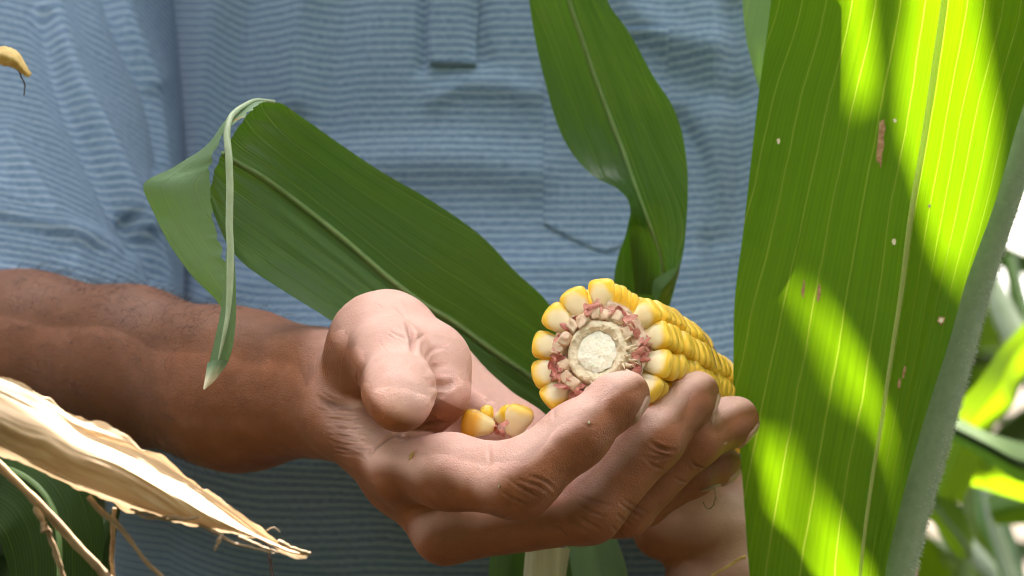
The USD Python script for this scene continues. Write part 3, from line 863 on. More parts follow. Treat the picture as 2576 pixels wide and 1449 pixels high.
def face_disc(r0, r1, s_fn, jag, seed):
    r = r0 + (r1 - r0) * rr
    r = r * (1 + jag * (rr ** 3) * (meshkit.fbm(np.stack([np.cos(tt) * 3, np.sin(tt) * 3, tt * 0 + seed], -1), 3, seed) - 0.5))
    nz = meshkit.fbm(np.stack([r * np.cos(tt) * 450, r * np.sin(tt) * 450, tt * 0], -1), 4, seed + 1) - 0.5
    X = cobp(r, tt, s_fn(rr, nz))
    return X.reshape(-1, 3), grid_faces(nr, nt, True)[:, ::-1]


v1, f1 = face_disc(0.0, 0.0072, lambda k, n: -0.0016 + 0.0006 * k ** 4 + 0.0006 * n, 0.22, 3)
obj('pith', (v1, f1), M['pith'], cob)


def wood_s(k, n):
    rim = np.exp(-((k - 0.5) / 0.35) ** 2)
    return -0.0020 * rim + 0.0034 * np.clip(k - 0.7, 0, 1) / 0.3 + 0.0015 * n * (0.35 + rim)


v1, f1 = face_disc(0.0062, 0.0132, wood_s, 0.22, 7)
ring = cobp(np.repeat(0.0126, nt), tt[0], np.repeat(0.012, nt))
obj('woody_ring', (v1, f1), M['wood'], cob)
v1, f1 = face_disc(0.0118, 0.0185, lambda k, n: 0.0012 + 0.0016 * n, 0.1, 9)
obj('socket_ring', (v1, f1), M['glume'], cob)
sx = np.linspace(0.002, 0.150, 30)
st_, th_ = np.meshgrid(sx, np.linspace(0, 2 * np.pi, 48, endpoint=False), indexing='ij')
obj('core', (cobp(RAD(st_) - 0.0105, th_, st_).reshape(-1, 3), grid_faces(30, 48, True)), M['wood'], cob)


def kernel_mesh(L=0.0118, W=0.0101, T=0.0056, seed=0):
    """A wedge shaped kernel: x across the row, y along the cob, z outward from the base (0) to the crown (L)."""
    n, m = 15, 20
    t = np.linspace(0, 1, n)
    zz_ = np.r_[t[:-5] * 0.80 / t[-6], 0.87, 0.93, 0.97, 0.992, 1.0][:n] if n == 15 else t
    prof = np.interp(zz_, [0, 0.05, 0.25, 0.6, 0.8, 0.87, 0.93, 0.97, 0.992, 1.0], [0.34, 0.50, 0.68, 0.97, 0.93, 0.84, 0.68, 0.48, 0.25, 0.02])
    pth = np.interp(zz_, [0, 0.2, 0.6, 0.8, 0.87, 0.93, 0.97, 0.992, 1.0], [0.6, 0.85, 1.0, 0.96, 0.88, 0.72, 0.5, 0.26, 0.02])
    a = np.linspace(0, 2 * np.pi, m, endpoint=False)
    cx = np.sign(np.cos(a)) * np.abs(np.cos(a)) ** 0.82
    cy = np.sign(np.sin(a)) * np.abs(np.sin(a)) ** 0.85
    X = np.stack([0.5 * W * prof[:, None] * cx[None], 0.5 * T * pth[:, None] * cy[None], (L * zz_)[:, None] + 0 * cx[None]], -1)
    X = X + 0.00035 * (np.stack([meshkit.noise(X * 330 + 7 * k + seed * 3.1, seed + k) for k in range(3)], -1) - 0.5)
    dent = np.exp(-((X[..., 0] / (0.26 * W)) ** 2 + (X[..., 1] / (0.22 * T)) ** 2)) * (zz_[:, None] > 0.9)
    X[..., 2] -= 0.0007 * dent
    f = grid_faces(n, m, True)
    V_ = np.vstack([X.reshape(-1, 3), [[0, 0, 0]], [[0, 0, L * 0.985]]])
    j = np.arange(m)
    f = np.vstack([f[:, [0, 1, 2]], f[:, [0, 2, 3]], np.stack([np.full(m, n * m), (j + 1) % m, j], 1), np.stack([np.full(m, n * m + 1), (n - 1) * m + j, (n - 1) * m + (j + 1) % m], 1)])
    return V_, f, L, T


KM = [kernel_mesh(seed=k) for k in range(6)]
ROWS = 14
count = 0
for row in range(ROWS):
    th0 = math.radians(96) + row * 2 * np.pi / ROWS
    jx = rng.uniform(-0.03, 0.03)
    right = math.cos(th0 - math.radians(15))
    s0 = 0.0028 + 0.0035 * max(right, 0) + rng.uniform(-0.0008, 0.0008)
    for j in range(24):
        s = s0 + j * 0.0053 + rng.uniform(-0.0003, 0.0003)
        if s > 0.128 or count >= 299:
            break
        Kv, Kf, L, Tk = KM[rng.integers(6)]
        sc_ = RAD(s) / 0.0268
        th = th0 + jx + rng.uniform(-0.03, 0.03)
        base_r = RAD(s) - L + rng.uniform(-0.0006, 0.0005)
        rad = np.cos(th) * CR_ + np.sin(th) * CU
        tan = -np.sin(th) * CR_ + np.cos(th) * CU
        lean = rng.uniform(-0.06, 0.06) + (-0.16 if j == 0 else 0)
        ax = nrm(rad + lean * CA)
        yy = nrm(CA - ax * (CA @ ax))
        wx = (sc_ * rng.uniform(0.96, 1.12) * (1.04 if j == 0 else 1.0))
        X = CO + s * CA + base_r * rad + Kv[:, :1] * wx * tan + Kv[:, 1:2] * yy + Kv[:, 2:] * ax
        hgt = Kv[:, 2] / L
        front_ = np.clip(-Kv[:, 1] / (0.5 * Tk), 0, 1)
        w_ = np.abs(Kv[:, 0]) / 0.0047
        if j == 0:     # the broken end shows each kernel's pale flank inside a yellow rim
            cpar = hgt - 0.06 - 0.38 * front_ * np.clip(1.25 - w_, 0, 1) + 0.12 * w_ ** 2
            if right > 0.3:
                cpar = hgt - 0.06 - 0.46 * front_ * np.clip(1.3 - w_ ** 2, 0, 1) + 0.05
        else:
            cpar = hgt + 0.10
        obj('kernel', (X, Kf), M['kernel'], cob, uv=np.stack([cpar, np.full(len(X), rng.uniform())], -1))
        count += 1

# empty sockets between the wood and the first kernels
for k in range(18):
    th = k * 2 * np.pi / 18 + rng.uniform(-0.07, 0.07)
    r0 = 0.0122 + rng.uniform(-0.0004, 0.0008) + (0.0009 if k % 2 else 0)
    b = trimesh.creation.box([rng.uniform(0.0030, 0.0036), rng.uniform(0.0040, 0.0052), rng.uniform(0.0040, 0.0050)])
    b = trimesh.Trimesh(*trimesh.remesh.subdivide(b.vertices, b.faces), process=True)
    b = trimesh.Trimesh(*trimesh.remesh.subdivide_loop(b.vertices, b.faces, iterations=2), process=False)
    q_ = b.vertices
    q_ = q_ + 0.0014 * (np.stack([meshkit.noise(q_ * 500 + k * 5.3 + 9 * c, c) for c in range(3)], -1) - 0.5)
    rad = np.cos(th) * CR_ + np.sin(th) * CU
    tan = -np.sin(th) * CR_ + np.cos(th) * CU
    s = -0.0004 + rng.uniform(-0.0012, 0.0014) + 0.002 * max(math.cos(th), 0)
    X = CO + (r0 + 0.0012) * rad + s * CA + q_[:, :1] * rad * 1.35 + q_[:, 1:2] * tan + q_[:, 2:] * CA
    obj('glume', (X, b.faces), M['glume'], cob)
# red papery chaff around the sockets
fl = []
for k in range(190):
    th = rng.uniform(0, 2 * np.pi)
    dense_side = rng.uniform() < 0.5
    if dense_side:
        th = rng.normal(-0.25, 0.55) if rng.uniform() < 0.75 else rng.normal(math.radians(215), 0.3)
    r0 = rng.uniform(0.0142, 0.0174) if not dense_side else rng.uniform(0.0128, 0.0180)
    L = rng.uniform(0.0020, 0.0060)
    w = rng.uniform(0.0009, 0.0030)
    a = np.linspace(-1, 1, 6); c = np.linspace(-1, 1, 5)
    A_, C_ = np.meshgrid(a, c, indexing='ij')
    bend = rng.uniform(-0.5, 0.9)
    X = np.stack([A_ * L / 2, C_ * w / 2 * np.sqrt(1.05 - A_ ** 2), bend * (A_ ** 2) * L * 0.3 + 0.3 * bend * C_ ** 2 * w], -1).reshape(-1, 3)
    Rm = trimesh.transformations.euler_matrix(rng.uniform(-0.6, 0.6), rng.uniform(-0.6, 0.6), rng.uniform(0, 6.3))[:3, :3]
    X = X @ Rm.T
    rad = np.cos(th) * CR_ + np.sin(th) * CU
    tan = -np.sin(th) * CR_ + np.cos(th) * CU
    o = CO + r0 * rad + (rng.uniform(-0.0034, 0.0002) + 0.0025 * max(math.cos(th), 0)) * CA
    fl.append((o + X[:, :1] * rad + X[:, 1:2] * tan + X[:, 2:] * CA, grid_faces(6, 5)))
obj('chaff', cat_mesh(*fl), M['chaff'], cob, kind='stuff')
# wood fibres standing out of the broken edge
fb = []
for k in range(26):
    th = rng.normal(-0.35, 0.5) if k < 18 else rng.uniform(0, 6.28)
    r0 = rng.uniform(0.010, 0.0138)
    p0 = cobp(np.array(r0), np.array(th), np.array(-0.001))
    dirn = nrm((np.cos(th) * CR_ + np.sin(th) * CU) * rng.uniform(0.5, 1) - CA * rng.uniform(0.1, 0.6) + rng.normal(0, 0.3, 3))
    ln_ = rng.uniform(0.002, 0.0045)
    fb.append(tube([p0, p0 + dirn * ln_ * 0.6, p0 + dirn * ln_ + rng.normal(0, 0.0004, 3)], [0.0005, 0.00035, 0.0001], 5, 5))
obj('fibre', cat_mesh(*fb), M['wood'], cob, kind='stuff')
for ln_ in ([(1838, 962, 1.085), (1851, 1000, 1.082), (1846, 1035, 1.08)],):
    pass
sil = [tube(PP([(1640 + 16, 955 - 40, 1.016), (1668, 935, 1.018), (1665, 990, 1.02)]), [0.00018] * 3, 5, 10)]
ks = [cobp(np.array(RAD(s) + 0.0008), np.array(t), np.array(s)) for s, t in ((0.040, 0.55), (0.043, 0.35), (0.046, 0.1))]
ks2 = [cobp(np.array(RAD(s) + 0.0009), np.array(t), np.array(s)) for s, t in ((0.047, 0.42), (0.049, 0.3), (0.052, 0.16))]
obj('silk', cat_mesh(tube(ks, [0.0002] * 3, 5, 10), tube(ks2, [0.00016] * 3, 5, 10)), M['dry_dark'], cob, kind='stuff')


# loose kernels in the palm
def loose(u, v, d, yaw, pitch, roll, material, label, scale=1.0, tone=-0.08):
    Kv, Kf, L, Tk = kernel_mesh(seed=int(u) % 7 + 1)
    t = thing('corn_kernel', label, 'corn kernel', P(u, v, d), 'loose kernels in the palm')
    R_ = trimesh.transformations.euler_matrix(math.radians(roll), math.radians(pitch), math.radians(yaw), 'sxyz')[:3, :3]
    X = ((Kv - [0, 0, L * 0.55]) * scale) @ R_.T
    obj('grain', (X, Kf), M[material], t, uv=np.stack([Kv[:, 2] / L + tone, np.full(len(X), 0.5)], -1))
    tip = []
    for k in range(9):
        o = np.array([rng.uniform(-0.002, 0.002), rng.uniform(-0.0014, 0.0014), rng.uniform(-0.0035, 0.0012)])
        a = np.linspace(-1, 1, 4)
        A_, C_ = np.meshgrid(a, a, indexing='ij')
        Y = np.stack([A_ * 0.0014, C_ * 0.0009, 0.0006 * A_ ** 2], -1).reshape(-1, 3)
        Y = Y @ trimesh.transformations.euler_matrix(*rng.uniform(-1.5, 1.5, 3))[:3, :3].T
        tip.append((((o + Y - [0, 0, L * 0.55]) * scale) @ R_.T, grid_faces(4, 4)))
    obj('tip_cap', cat_mesh(*tip), M['chaff'], t)


loose(1196, 1066, 1.008, 0, -80, 0, 'kernel_orange', 'orange corn kernel in the palm, nearest to the thumb, brown chaff at its right end', 1.05)
loose(1222, 1050, 1.020, 10, -70, 70, 'kernel', 'pale yellow corn kernel lying in the palm just behind the orange one', 0.95)
loose(1303, 1054, 1.012, 0, 20, 10, 'kernel', 'pale corn kernel in the palm beside the index finger, chaff on top', 1.05, -0.42)
loose(1275, 1046, 1.022, 0, 60, 40, 'kernel', 'small pale corn kernel half hidden between the other loose kernels in the palm', 0.8)


# ------------------------------------------------------------------ leaves
def blade(name, left, mid, right, material, parent, rib=None, ribr=(0.0012, 0.0022), label=None, off=(0, 0, 0), dd=True, kind=None, **kw):
    v, f, uv = ribbon(left, mid, right, d=dd, **kw)
    v = v + np.asarray(off)
    o = obj(name, (v, f), M[material], parent, uv=uv, label=label, kind=kind)
    if rib:
        n, m = kw.get('n', 110), kw.get('m', 25)
        c = v.reshape(n, m, 3)[:, m // 2]
        r = np.interp(np.linspace(0, 1, n), np.linspace(0, 1, len(ribr)), ribr)
        if rib == 'midrib_pale':      # a thin raised ridge that light passes through
            sd = nrm(v.reshape(n, m, 3)[:, -1] - v.reshape(n, m, 3)[:, 0])
            nn = nrm(np.cross(np.gradient(c, axis=0), sd))
            nn = nn * np.where(nn[:, 1:2] > 0, -1, 1)
            a_ = np.linspace(0, np.pi, 9)
            X = c[:, None] + r[:, None, None] * (np.cos(a_)[None, :, None] * sd[:, None] + (0.7 * np.sin(a_) + 0.25)[None, :, None] * nn[:, None])
            obj('midrib', (X.reshape(-1, 3), grid_faces(n, 9)), M[rib], o)
        else:
            obj('midrib', tube(c, r, 8, n), M[rib], o)
    return o


# the tall backlit leaf and its hairy stalk on the right
pr = thing('corn_plant', 'corn plant with broad backlit leaf and hairy grey stalk at right edge', 'corn plant')
stalk_line = [(2640, 60, 1.075), (2570, 300, 1.075), (2500, 500, 1.072), (2428, 724, 1.07), (2366, 950, 1.068), (2311, 1150, 1.066), (2268, 1300, 1.065), (2234, 1449, 1.065), (2120, 2000, 1.065), (2040, 2600, 1.065)]
sl = resample(PP(stalk_line), 90)
low_ = np.array([[sl[-1][0] - 0.05, 0.10, 0.5], [sl[-1][0] - 0.09, 0.14, 0.0]])
upp_ = np.array([[sl[0][0] + 0.07, 0.11, 1.50], [sl[0][0] + 0.09, 0.12, 1.9]])
obj('stalk', tube(np.vstack([upp_[::-1], sl, low_]), [0.007, 0.008] + [0.0098] * 90 + [0.011, 0.013], 28, 200), M['stalk'], pr, label='hairy grey green stalk')
big_l = [(2250, -1500, .99), (2060, -900, 1.01), (1985, -400, 1.04), (1940, 0, 1.058), (1907, 250, 1.060), (1872, 560, 1.060), (1846, 800, 1.060), (1845, 950, 1.060), (1858, 1080, 1.060), (1868, 1200, 1.060), (1888, 1449, 1.060), (1960, 1900, 1.060), (2080, 2400, 1.066)]
big_m = [(2420, -1500, .97), (2440, -900, .99), (2420, -400, 1.02), (2376, 0, 1.036), (2351, 175, 1.040), (2321, 373, 1.042), (2291, 547, 1.043), (2269, 724, 1.044), (2246, 873, 1.044), (2216, 1072, 1.044), (2191, 1222, 1.045), (2164, 1449, 1.047), (2140, 1900, 1.052), (2100, 2400, 1.066)]
big_r = [(2560, -1500, .98), (2740, -900, 1.01), (2760, -400, 1.04), (2700, 0, 1.05), (2580, 250, 1.05), (2506, 500, 1.048), (2426, 724, 1.046), (2384, 873, 1.045), (2332, 1034, 1.045), (2278, 1223, 1.045), (2226, 1449, 1.046), (2180, 1900, 1.05), (2118, 2400, 1.066)]
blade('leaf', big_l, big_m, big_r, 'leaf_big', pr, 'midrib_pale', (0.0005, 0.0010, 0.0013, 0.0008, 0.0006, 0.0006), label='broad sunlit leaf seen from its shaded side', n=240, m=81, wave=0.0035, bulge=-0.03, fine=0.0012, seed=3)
# lesions on the leaf
les = []
lv_, lf_, _ = ribbon(big_l, big_m, big_r, n=240, m=81, wave=0.0035, bulge=-0.03, fine=0.0012, seed=3)
lu = cKDTree(proj(lv_))


def on_leaf(u, v):
    dd_, ii_ = lu.query(np.stack([np.ravel(u), np.ravel(v)], -1), k=3)
    d_ = (lv_[ii_][:, :, 1] / (dd_ + 1e-3)).sum(1) / (1 / (dd_ + 1e-3)).sum(1) + 1 - 0.0009
    return np.stack([(np.ravel(u) - 1288) * S * d_, d_ - 1, 1.2 - (np.ravel(v) - 724.5) * S * d_], -1)


M['lesion'] = simple('leaf_lesion', (0.22, 0.10, 0.04), (0.44, 0.28, 0.14), 500, 0.8)
M['lesion_pale'] = simple('leaf_lesion_pale', (0.55, 0.45, 0.30), (0.75, 0.68, 0.50), 500, 0.8)
for (u, v, a, b, tl, mt) in ((2302 - 88, 362, 9, 56, 0.06, 'lesion'), (2220, 320, 6, 22, 0.05, 'lesion'), (2251, 303, 5, 5, 0, 'lesion_pale'), (2367, 806, 10, 11, 0, 'lesion'), (2367, 806, 6, 7, 0, 'lesion_pale'),
                          (1921 + 100, 727, 4, 22, 0.1, 'lesion'), (2060, 738, 5, 20, 0.1, 'lesion'), (2274, 935, 4, 18, 0.12, 'lesion'), (2262, 965, 4, 12, 0.12, 'lesion'), (2338, 518, 4, 5, 0, 'lesion_pale'), (1958, 355, 4, 7, 0, 'lesion_pale'), (2248, 608, 5, 8, 0, 'lesion_pale')):
    t_ = np.linspace(0, 2 * np.pi, 22, endpoint=False)
    w_ = 1 + 0.35 * (meshkit.noise(np.stack([np.cos(t_) * 2 + u, np.sin(t_) * 2 + v, t_ * 0], -1), 3) - 0.5) * 2
    uu, vv = u + a * w_ * np.cos(t_) - tl * b * np.sin(t_), v + b * w_ * np.sin(t_)
    X = np.vstack([on_leaf([u], [v]), on_leaf(uu, vv)])
    X[:, 1] -= 0.0002 if mt == 'lesion_pale' else 0
    j = np.arange(22)
    les.append((mt, X, np.stack([np.zeros(22, int), 1 + j, 1 + (j + 1) % 22], 1)))
big_path = '/World/corn_plant/leaf'
for mt, x, f in les:
    obj('lesion', (x, f), M[mt], big_path)
# short hairs on the stalk
hp, hn = [], []
hr = np.random.default_rng(8)
sv = resample(PP(stalk_line[:-1]), 400)
for k in range(4200):
    i = hr.integers(0, 399)
    ang = hr.normal(-0.1, 0.55)
    tg = nrm(sv[min(i + 1, 399)] - sv[max(i - 1, 0)])
    n1 = nrm(np.cross(tg, [0, 1, 0]))
    if n1[0] < 0:
        n1 = -n1
    n2 = np.cross(tg, n1); n2 = n2 if n2[1] < 0 else -n2
    dn = math.cos(ang) * n1 + math.sin(ang) * n2
    p0 = sv[i] + tg * hr.uniform(0, 0.001) + dn * 0.0096
    L = hr.uniform(0.0007, 0.0016)
    q1 = p0 + dn * L * 0.6 + hr.normal(0, 0.00015, 3)
    hp += [p0, q1, p0 + dn * L - [0, 0, 0.0003] + hr.normal(0, 0.0002, 3)]
    hn.append(3)
cu = UsdGeom.BasisCurves.Define(stage, numbered('/World/corn_plant', 'hair'))
cu.CreateTypeAttr('linear')
cu.CreatePointsAttr(Vt.Vec3fArray.FromNumpy(np.array(hp, np.float32)))
cu.CreateCurveVertexCountsAttr(Vt.IntArray.FromNumpy(np.array(hn, np.int32)))
cu.CreateWidthsAttr(Vt.FloatArray([0.00011]))
cu.SetWidthsInterpolation('constant')
UsdShade.MaterialBindingAPI.Apply(cu.GetPrim()).Bind(M['hair'])
tag(cu.GetPrim(), kind='stuff')
# the bluish leaf behind it, top edge of the picture
blade('leaf', [(1905, -500, 1.10), (1872, -150, 1.10), (1868, 0, 1.10), (1876, 90, 1.10), (1893, 165, 1.10), (1910, 225, 1.10), (1935, 280, 1.10)], [(2020, -500, 1.09), (2010, -150, 1.09), (1990, 0, 1.09), (1985, 90, 1.09), (1970, 165, 1.09), (1955, 225, 1.095), (1942, 284, 1.10)],
      [(2120, -500, 1.10), (2110, -150, 1.10), (2080, 0, 1.10), (2045, 90, 1.10), (2015, 165, 1.10), (1985, 225, 1.10), (1950, 286, 1.10)], 'leaf_under', pr, None, label='bluish leaf hanging behind the broad leaf')

# plant between the person and the viewer: folded leaf, twisted leaf, pale sheath
pm = thing('corn_plant', 'corn plant in front of shirt with folded leaf and twisted upright leaf', 'corn plant')
obj('stalk', tube([P(1500, 1140, 1.118), P(1490, 1250, 1.116), P(1470, 1500, 1.116), P(1450, 2200, 1.12), (0.02, 0.14, 0.5), (0.02, 0.14, 0.0)], [0.007, 0.008, 0.009, 0.010, 0.011, 0.012], 16, 60), M['stalk_far'], pm)
strip_t = [(1500, 1000, 1.125), (1440, 860, 1.11), (1368, 752, 1.10), (1290, 680, 1.095), (1210, 592, 1.09), (1090, 505, 1.085), (960, 430, 1.08), (850, 355, 1.075), (760, 292, 1.068), (700, 258, 1.058), (655, 252, 1.045)]
strip_m = [(1490, 1060, 1.1202), (1340, 950, 1.1099), (1230, 875, 1.1014), (1130, 803, 1.0942), (1065, 765, 1.0891), (1000, 718, 1.084), (860, 600, 1.078), (720, 490, 1.07), (650, 440, 1.059), (585, 402, 1.044), (560, 385, 1.036)]
strip_b = [(1480, 1110, 1.1124), (1330, 1080, 1.1057), (1180, 1010, 1.0881), (1040, 930, 1.0714), (930, 870, 1.063), (830, 808, 1.058), (700, 722, 1.052), (610, 655, 1.046), (580, 620, 1.0453), (550, 560, 1.0413), (525, 500, 1.038)]
blade('leaf', strip_t, strip_m, strip_b, 'leaf', pm, 'midrib', (0.0014, 0.0012, 0.0009), label='broad green leaf bent over at its left end', n=120, m=41, wave=0.0025, bulge=-0.05, fine=0.002, seed=14)


def loft(lines, n=80, m=30, d=True):
    L_ = np.stack([resample(PP(x) if d else x, n) for x in lines], 1)
    k = np.linspace(0, 1, L_.shape[1])
    X = PchipInterpolator(k, L_, axis=1)(np.linspace(0, 1, m)) if len(lines) > 2 else np.stack([L_[:, 0] + (L_[:, 1] - L_[:, 0]) * t for t in np.linspace(0, 1, m)], 1)
    al = np.r_[0, np.cumsum(np.linalg.norm(np.diff(X[:, m // 2], axis=0), axis=1))]
    ac = np.cumsum(np.r_['1', np.zeros((n, 1)), np.linalg.norm(np.diff(X, axis=1), axis=2)], axis=1)
    uv = np.stack([ac, np.repeat(al[:, None], m, 1)], -1).reshape(-1, 2)
    return X.reshape(-1, 3), grid_faces(n, m), uv


# the part that hangs over the bend, seen from its paler underside
fl_out = [(668, 252, 1.045), (640, 254, 1.032), (604, 274, 1.024), (566, 304, 1.020), (524, 362, 1.018), (440, 418, 1.022), (360, 470, 1.026), (384, 530, 1.026), (420, 604, 1.022), (480, 690, 1.016), (552, 766, 1.010), (572, 800, 1.008)]
fl_mid = [(668, 254, 1.041), (643, 258, 1.028), (610, 282, 1.017), (570, 312, 1.012), (536, 365, 1.010), (490, 425, 1.014), (446, 480, 1.016), (466, 540, 1.015), (496, 608, 1.012), (530, 690, 1.008), (564, 766, 1.005), (576, 802, 1.004)]
fl_in = [(668, 257, 1.037), (646, 263, 1.024), (616, 292, 1.012), (576, 322, 1.005), (552, 348, 1.004), (540, 384, 1.006), (526, 424, 1.008), (530, 490, 1.008), (538, 556, 1.007), (560, 650, 1.004), (576, 760, 1.002), (582, 805, 1.002)]
v, f, uv = loft([fl_out, fl_mid, fl_in], 110, 21)
rag = 0.0009 * (meshkit.fbm(np.stack([uv[:, 1] * 400, uv[:, 1] * 0, uv[:, 1] * 0], -1), 3, 5) - 0.5)
v[:, 0] += rag * np.tile(np.linspace(0, 1, 21) ** 4, 110) * 3
fp = obj('leaf', (v, f), M['leaf_under'], pm, uv=uv, label='bluish underside of the folded leaf, torn beside its rib')
rib_l = [(690, 256, 1.048), (650, 252, 1.034), (610, 268, 1.020), (578, 300, 1.010), (571, 335, 1.004), (576, 400, 1.001), (578, 480, 1.0), (577, 560, .999), (580, 640, .998), (578, 720, .997), (573, 790, .996), (562, 850, .995), (549, 908, .995)]
obj('midrib', tube(PP(rib_l), [0.0006, 0.0007, 0.0009, 0.0011, 0.0012, 0.0013, 0.0013, 0.0013, 0.0013, 0.0012, 0.0009, 0.0007, 0.0003], 10, 110), M['rib_under'], fp)
tl_ = [(586, 620, 1.0), (593, 700, .9995), (594, 780, .999), (589, 850, .998), (574, 910, .997), (545, 950, .9965), (517, 976, .996)]
tm_ = [(578, 620, .9985), (578, 700, .998), (573, 780, .997), (563, 850, .996), (549, 910, .9955), (530, 948, .9955), (515, 976, .996)]
tr_ = [(570, 620, 1.0), (564, 700, .9995), (555, 780, .999), (541, 850, .998), (527, 910, .997), (519, 950, .9965), (513, 976, .996)]
blade('leaf', tr_, tm_, tl_, 'leaf_under', pm, None, label='narrow hanging leaf tip with pale dry point', n=50, m=13)
tipl = [[(522, 912, .9965), (516, 950, .9960), (511, 978, .9955)], [(548, 905, .9945), (530, 948, .9947), (514, 980, .9952)], [(574, 906, .9965), (547, 950, .9960), (519, 977, .9955)]]
tv, tf, tu = loft(tipl, 20, 9)
M['leaf_tip'] = mat('leaf_tip_dry', {'uv': ('uvmap', {'attribute': 'st'}), 'sep': ('separate_xyz', {}), 'mp': ('mapping', {'scale': (700.0, 120.0, 1.0)}), 'n': ('noise_texture', {'scale': 1.0, 'detail': 3.0}),
                                 'a': ('math', {'math_type': 'multiply_add', 'value2': 95.0}), 'b2': ('math', {'math_type': 'multiply_add', 'value2': 0.5, 'value3': -0.1}),
                                 'r': ('rgb_ramp', {'ramp': [(0.28, (0.13, 0.22, 0.12)), (0.62, (0.38, 0.42, 0.28)), (0.9, (0.74, 0.66, 0.50))]}), 'p': ('principled_bsdf', {'roughness': 0.6})},
                  [('uv.UV', 'sep.vector'), ('uv.UV', 'mp.vector'), ('mp.vector', 'n.vector'), ('n.fac', 'b2.value1'), ('sep.y', 'a.value1'), ('b2.value', 'a.value3'), ('a.value', 'r.fac'), ('r.color', 'p.base_color')])
obj('leaf_tip', (tv, tf), M['leaf_tip'], fp, uv=tu)

# upright twisted leaf
up_l = [(1400, -900, 1.06), (1330, -450, 1.085), (1322, -120, 1.10), (1332, 0, 1.105), (1346, 90, 1.11), (1370, 200, 1.112), (1408, 328, 1.112), (1450, 400, 1.110), (1500, 448, 1.106), (1552, 474, 1.100), (1582, 508, 1.097), (1588, 550, 1.100), (1585, 600, 1.112), (1592, 660, 1.118), (1600, 740, 1.125)]
up_m = [(1410, -900, 1.05), (1400, -450, 1.075), (1412, -120, 1.093), (1432, 0, 1.100), (1462, 90, 1.104), (1500, 200, 1.108), (1541, 310, 1.110), (1570, 385, 1.110), (1592, 450, 1.109), (1610, 500, 1.108), (1628, 545, 1.108), (1645, 590, 1.109), (1660, 630, 1.111), (1668, 680, 1.115), (1664, 745, 1.122)]
up_r = [(1420, -900, 1.06), (1470, -450, 1.085), (1510, -120, 1.095), (1528, 0, 1.100), (1582, 80, 1.100), (1645, 190, 1.100), (1700, 280, 1.100), (1722, 360, 1.099), (1730, 450, 1.098), (1730, 510, 1.097), (1726, 570, 1.097), (1718, 630, 1.099), (1706, 690, 1.103), (1696, 740, 1.108), (1682, 790, 1.118)]
blade('leaf', up_l, up_m, up_r, 'leaf', pm, 'midrib', (0.0005, 0.0008, 0.0011), label='upright twisted leaf in front of the shirt pocket', n=120, m=33, wave=0.002, bulge=-0.06, fine=0.0015, seed=22)
lw_l = [(1590, 505, 1.106), (1574, 590, 1.116), (1556, 640, 1.122), (1545, 695, 1.126), (1540, 790, 1.130), (1530, 960, 1.135)]
lw_m = [(1596, 510, 1.112), (1592, 595, 1.122), (1590, 645, 1.128), (1592, 700, 1.132), (1594, 790, 1.136), (1570, 960, 1.138)]
lw_r = [(1600, 515, 1.108), (1640, 610, 1.118), (1672, 650, 1.122), (1694, 700, 1.126), (1680, 790, 1.130), (1610, 960, 1.135)]
blade('leaf', lw_l, lw_m, lw_r, 'leaf', pm, None, label='lower wrap of the twisted leaf, running behind the corn cob', n=60, m=21, seed=23)
fd_l = [(1716, 636, 1.094), (1700, 668, 1.095), (1668, 690, 1.096), (1645, 706, 1.098), (1640, 740, 1.10)]
fd_m = [(1712, 660, 1.090), (1698, 692, 1.091), (1680, 715, 1.092), (1664, 735, 1.094), (1655, 765, 1.098)]
fd_r = [(1708, 690, 1.094), (1698, 720, 1.095), (1690, 745, 1.096), (1684, 770, 1.098), (1670, 800, 1.10)]
blade('leaf', fd_l, fd_m, fd_r, 'leaf', pm, None, label='small turned fold at the foot of the twisted leaf', n=30, m=13)
# below the hand
blade('leaf', [(1236, 1360, 1.10), (1228, 1449, 1.10), (1215, 1700, 1.10), (1240, 2100, 1.13)], [(1285, 1355, 1.095), (1280, 1449, 1.095), (1290, 1700, 1.10), (1330, 2100, 1.13)], [(1350, 1350, 1.10), (1345, 1449, 1.10), (1360, 1700, 1.10), (1400, 2100, 1.13)], 'leaf', pm, None, label='green leaf below the hand, left of the pale sheath', n=30, m=13)
blade('leaf', [(1425, 1340, 1.105), (1440, 1449, 1.105), (1470, 1560, 1.11), (1500, 1900, 1.13)], [(1490, 1345, 1.10), (1505, 1449, 1.10), (1530, 1560, 1.105), (1530, 1900, 1.13)], [(1545, 1340, 1.105), (1580, 1449, 1.105), (1590, 1560, 1.11), (1560, 1900, 1.13)], 'leaf_under', pm, None, label='bluish leaf below the hand, right of the pale sheath', n=30, m=13)
blade('leaf', [(1400, 1400, 1.11), (1400, 1449, 1.11), (1420, 1600, 1.12), (1440, 1900, 1.13)], [(1430, 1395, 1.108), (1440, 1449, 1.108), (1480, 1600, 1.115), (1490, 1900, 1.13)], [(1440, 1390, 1.112), (1470, 1449, 1.112), (1540, 1600, 1.12), (1520, 1900, 1.13)], 'leaf', pm, None, label='dark green leaf behind the bluish one below the hand', n=20, m=9)
sv_, sf_, su_ = loft([[(1322, 1384, 1.075), (1316, 1449, 1.075), (1300, 1600, 1.08), (1290, 1800, 1.09)], [(1350, 1378, 1.066), (1345, 1449, 1.066), (1335, 1600, 1.07), (1330, 1800, 1.08)], [(1400, 1376, 1.066), (1395, 1449, 1.066), (1388, 1600, 1.07), (1380, 1800, 1.08)], [(1434, 1384, 1.075), (1424, 1449, 1.075), (1410, 1600, 1.08), (1400, 1800, 1.09)]], 60, 33)
sv_[:, 2] += 0.0012 * (meshkit.noise(np.stack([su_[:, 0] * 900, su_[:, 0] * 0, su_[:, 0] * 0], -1), 2) - 0.5) * (su_[:, 1] < 0.002)
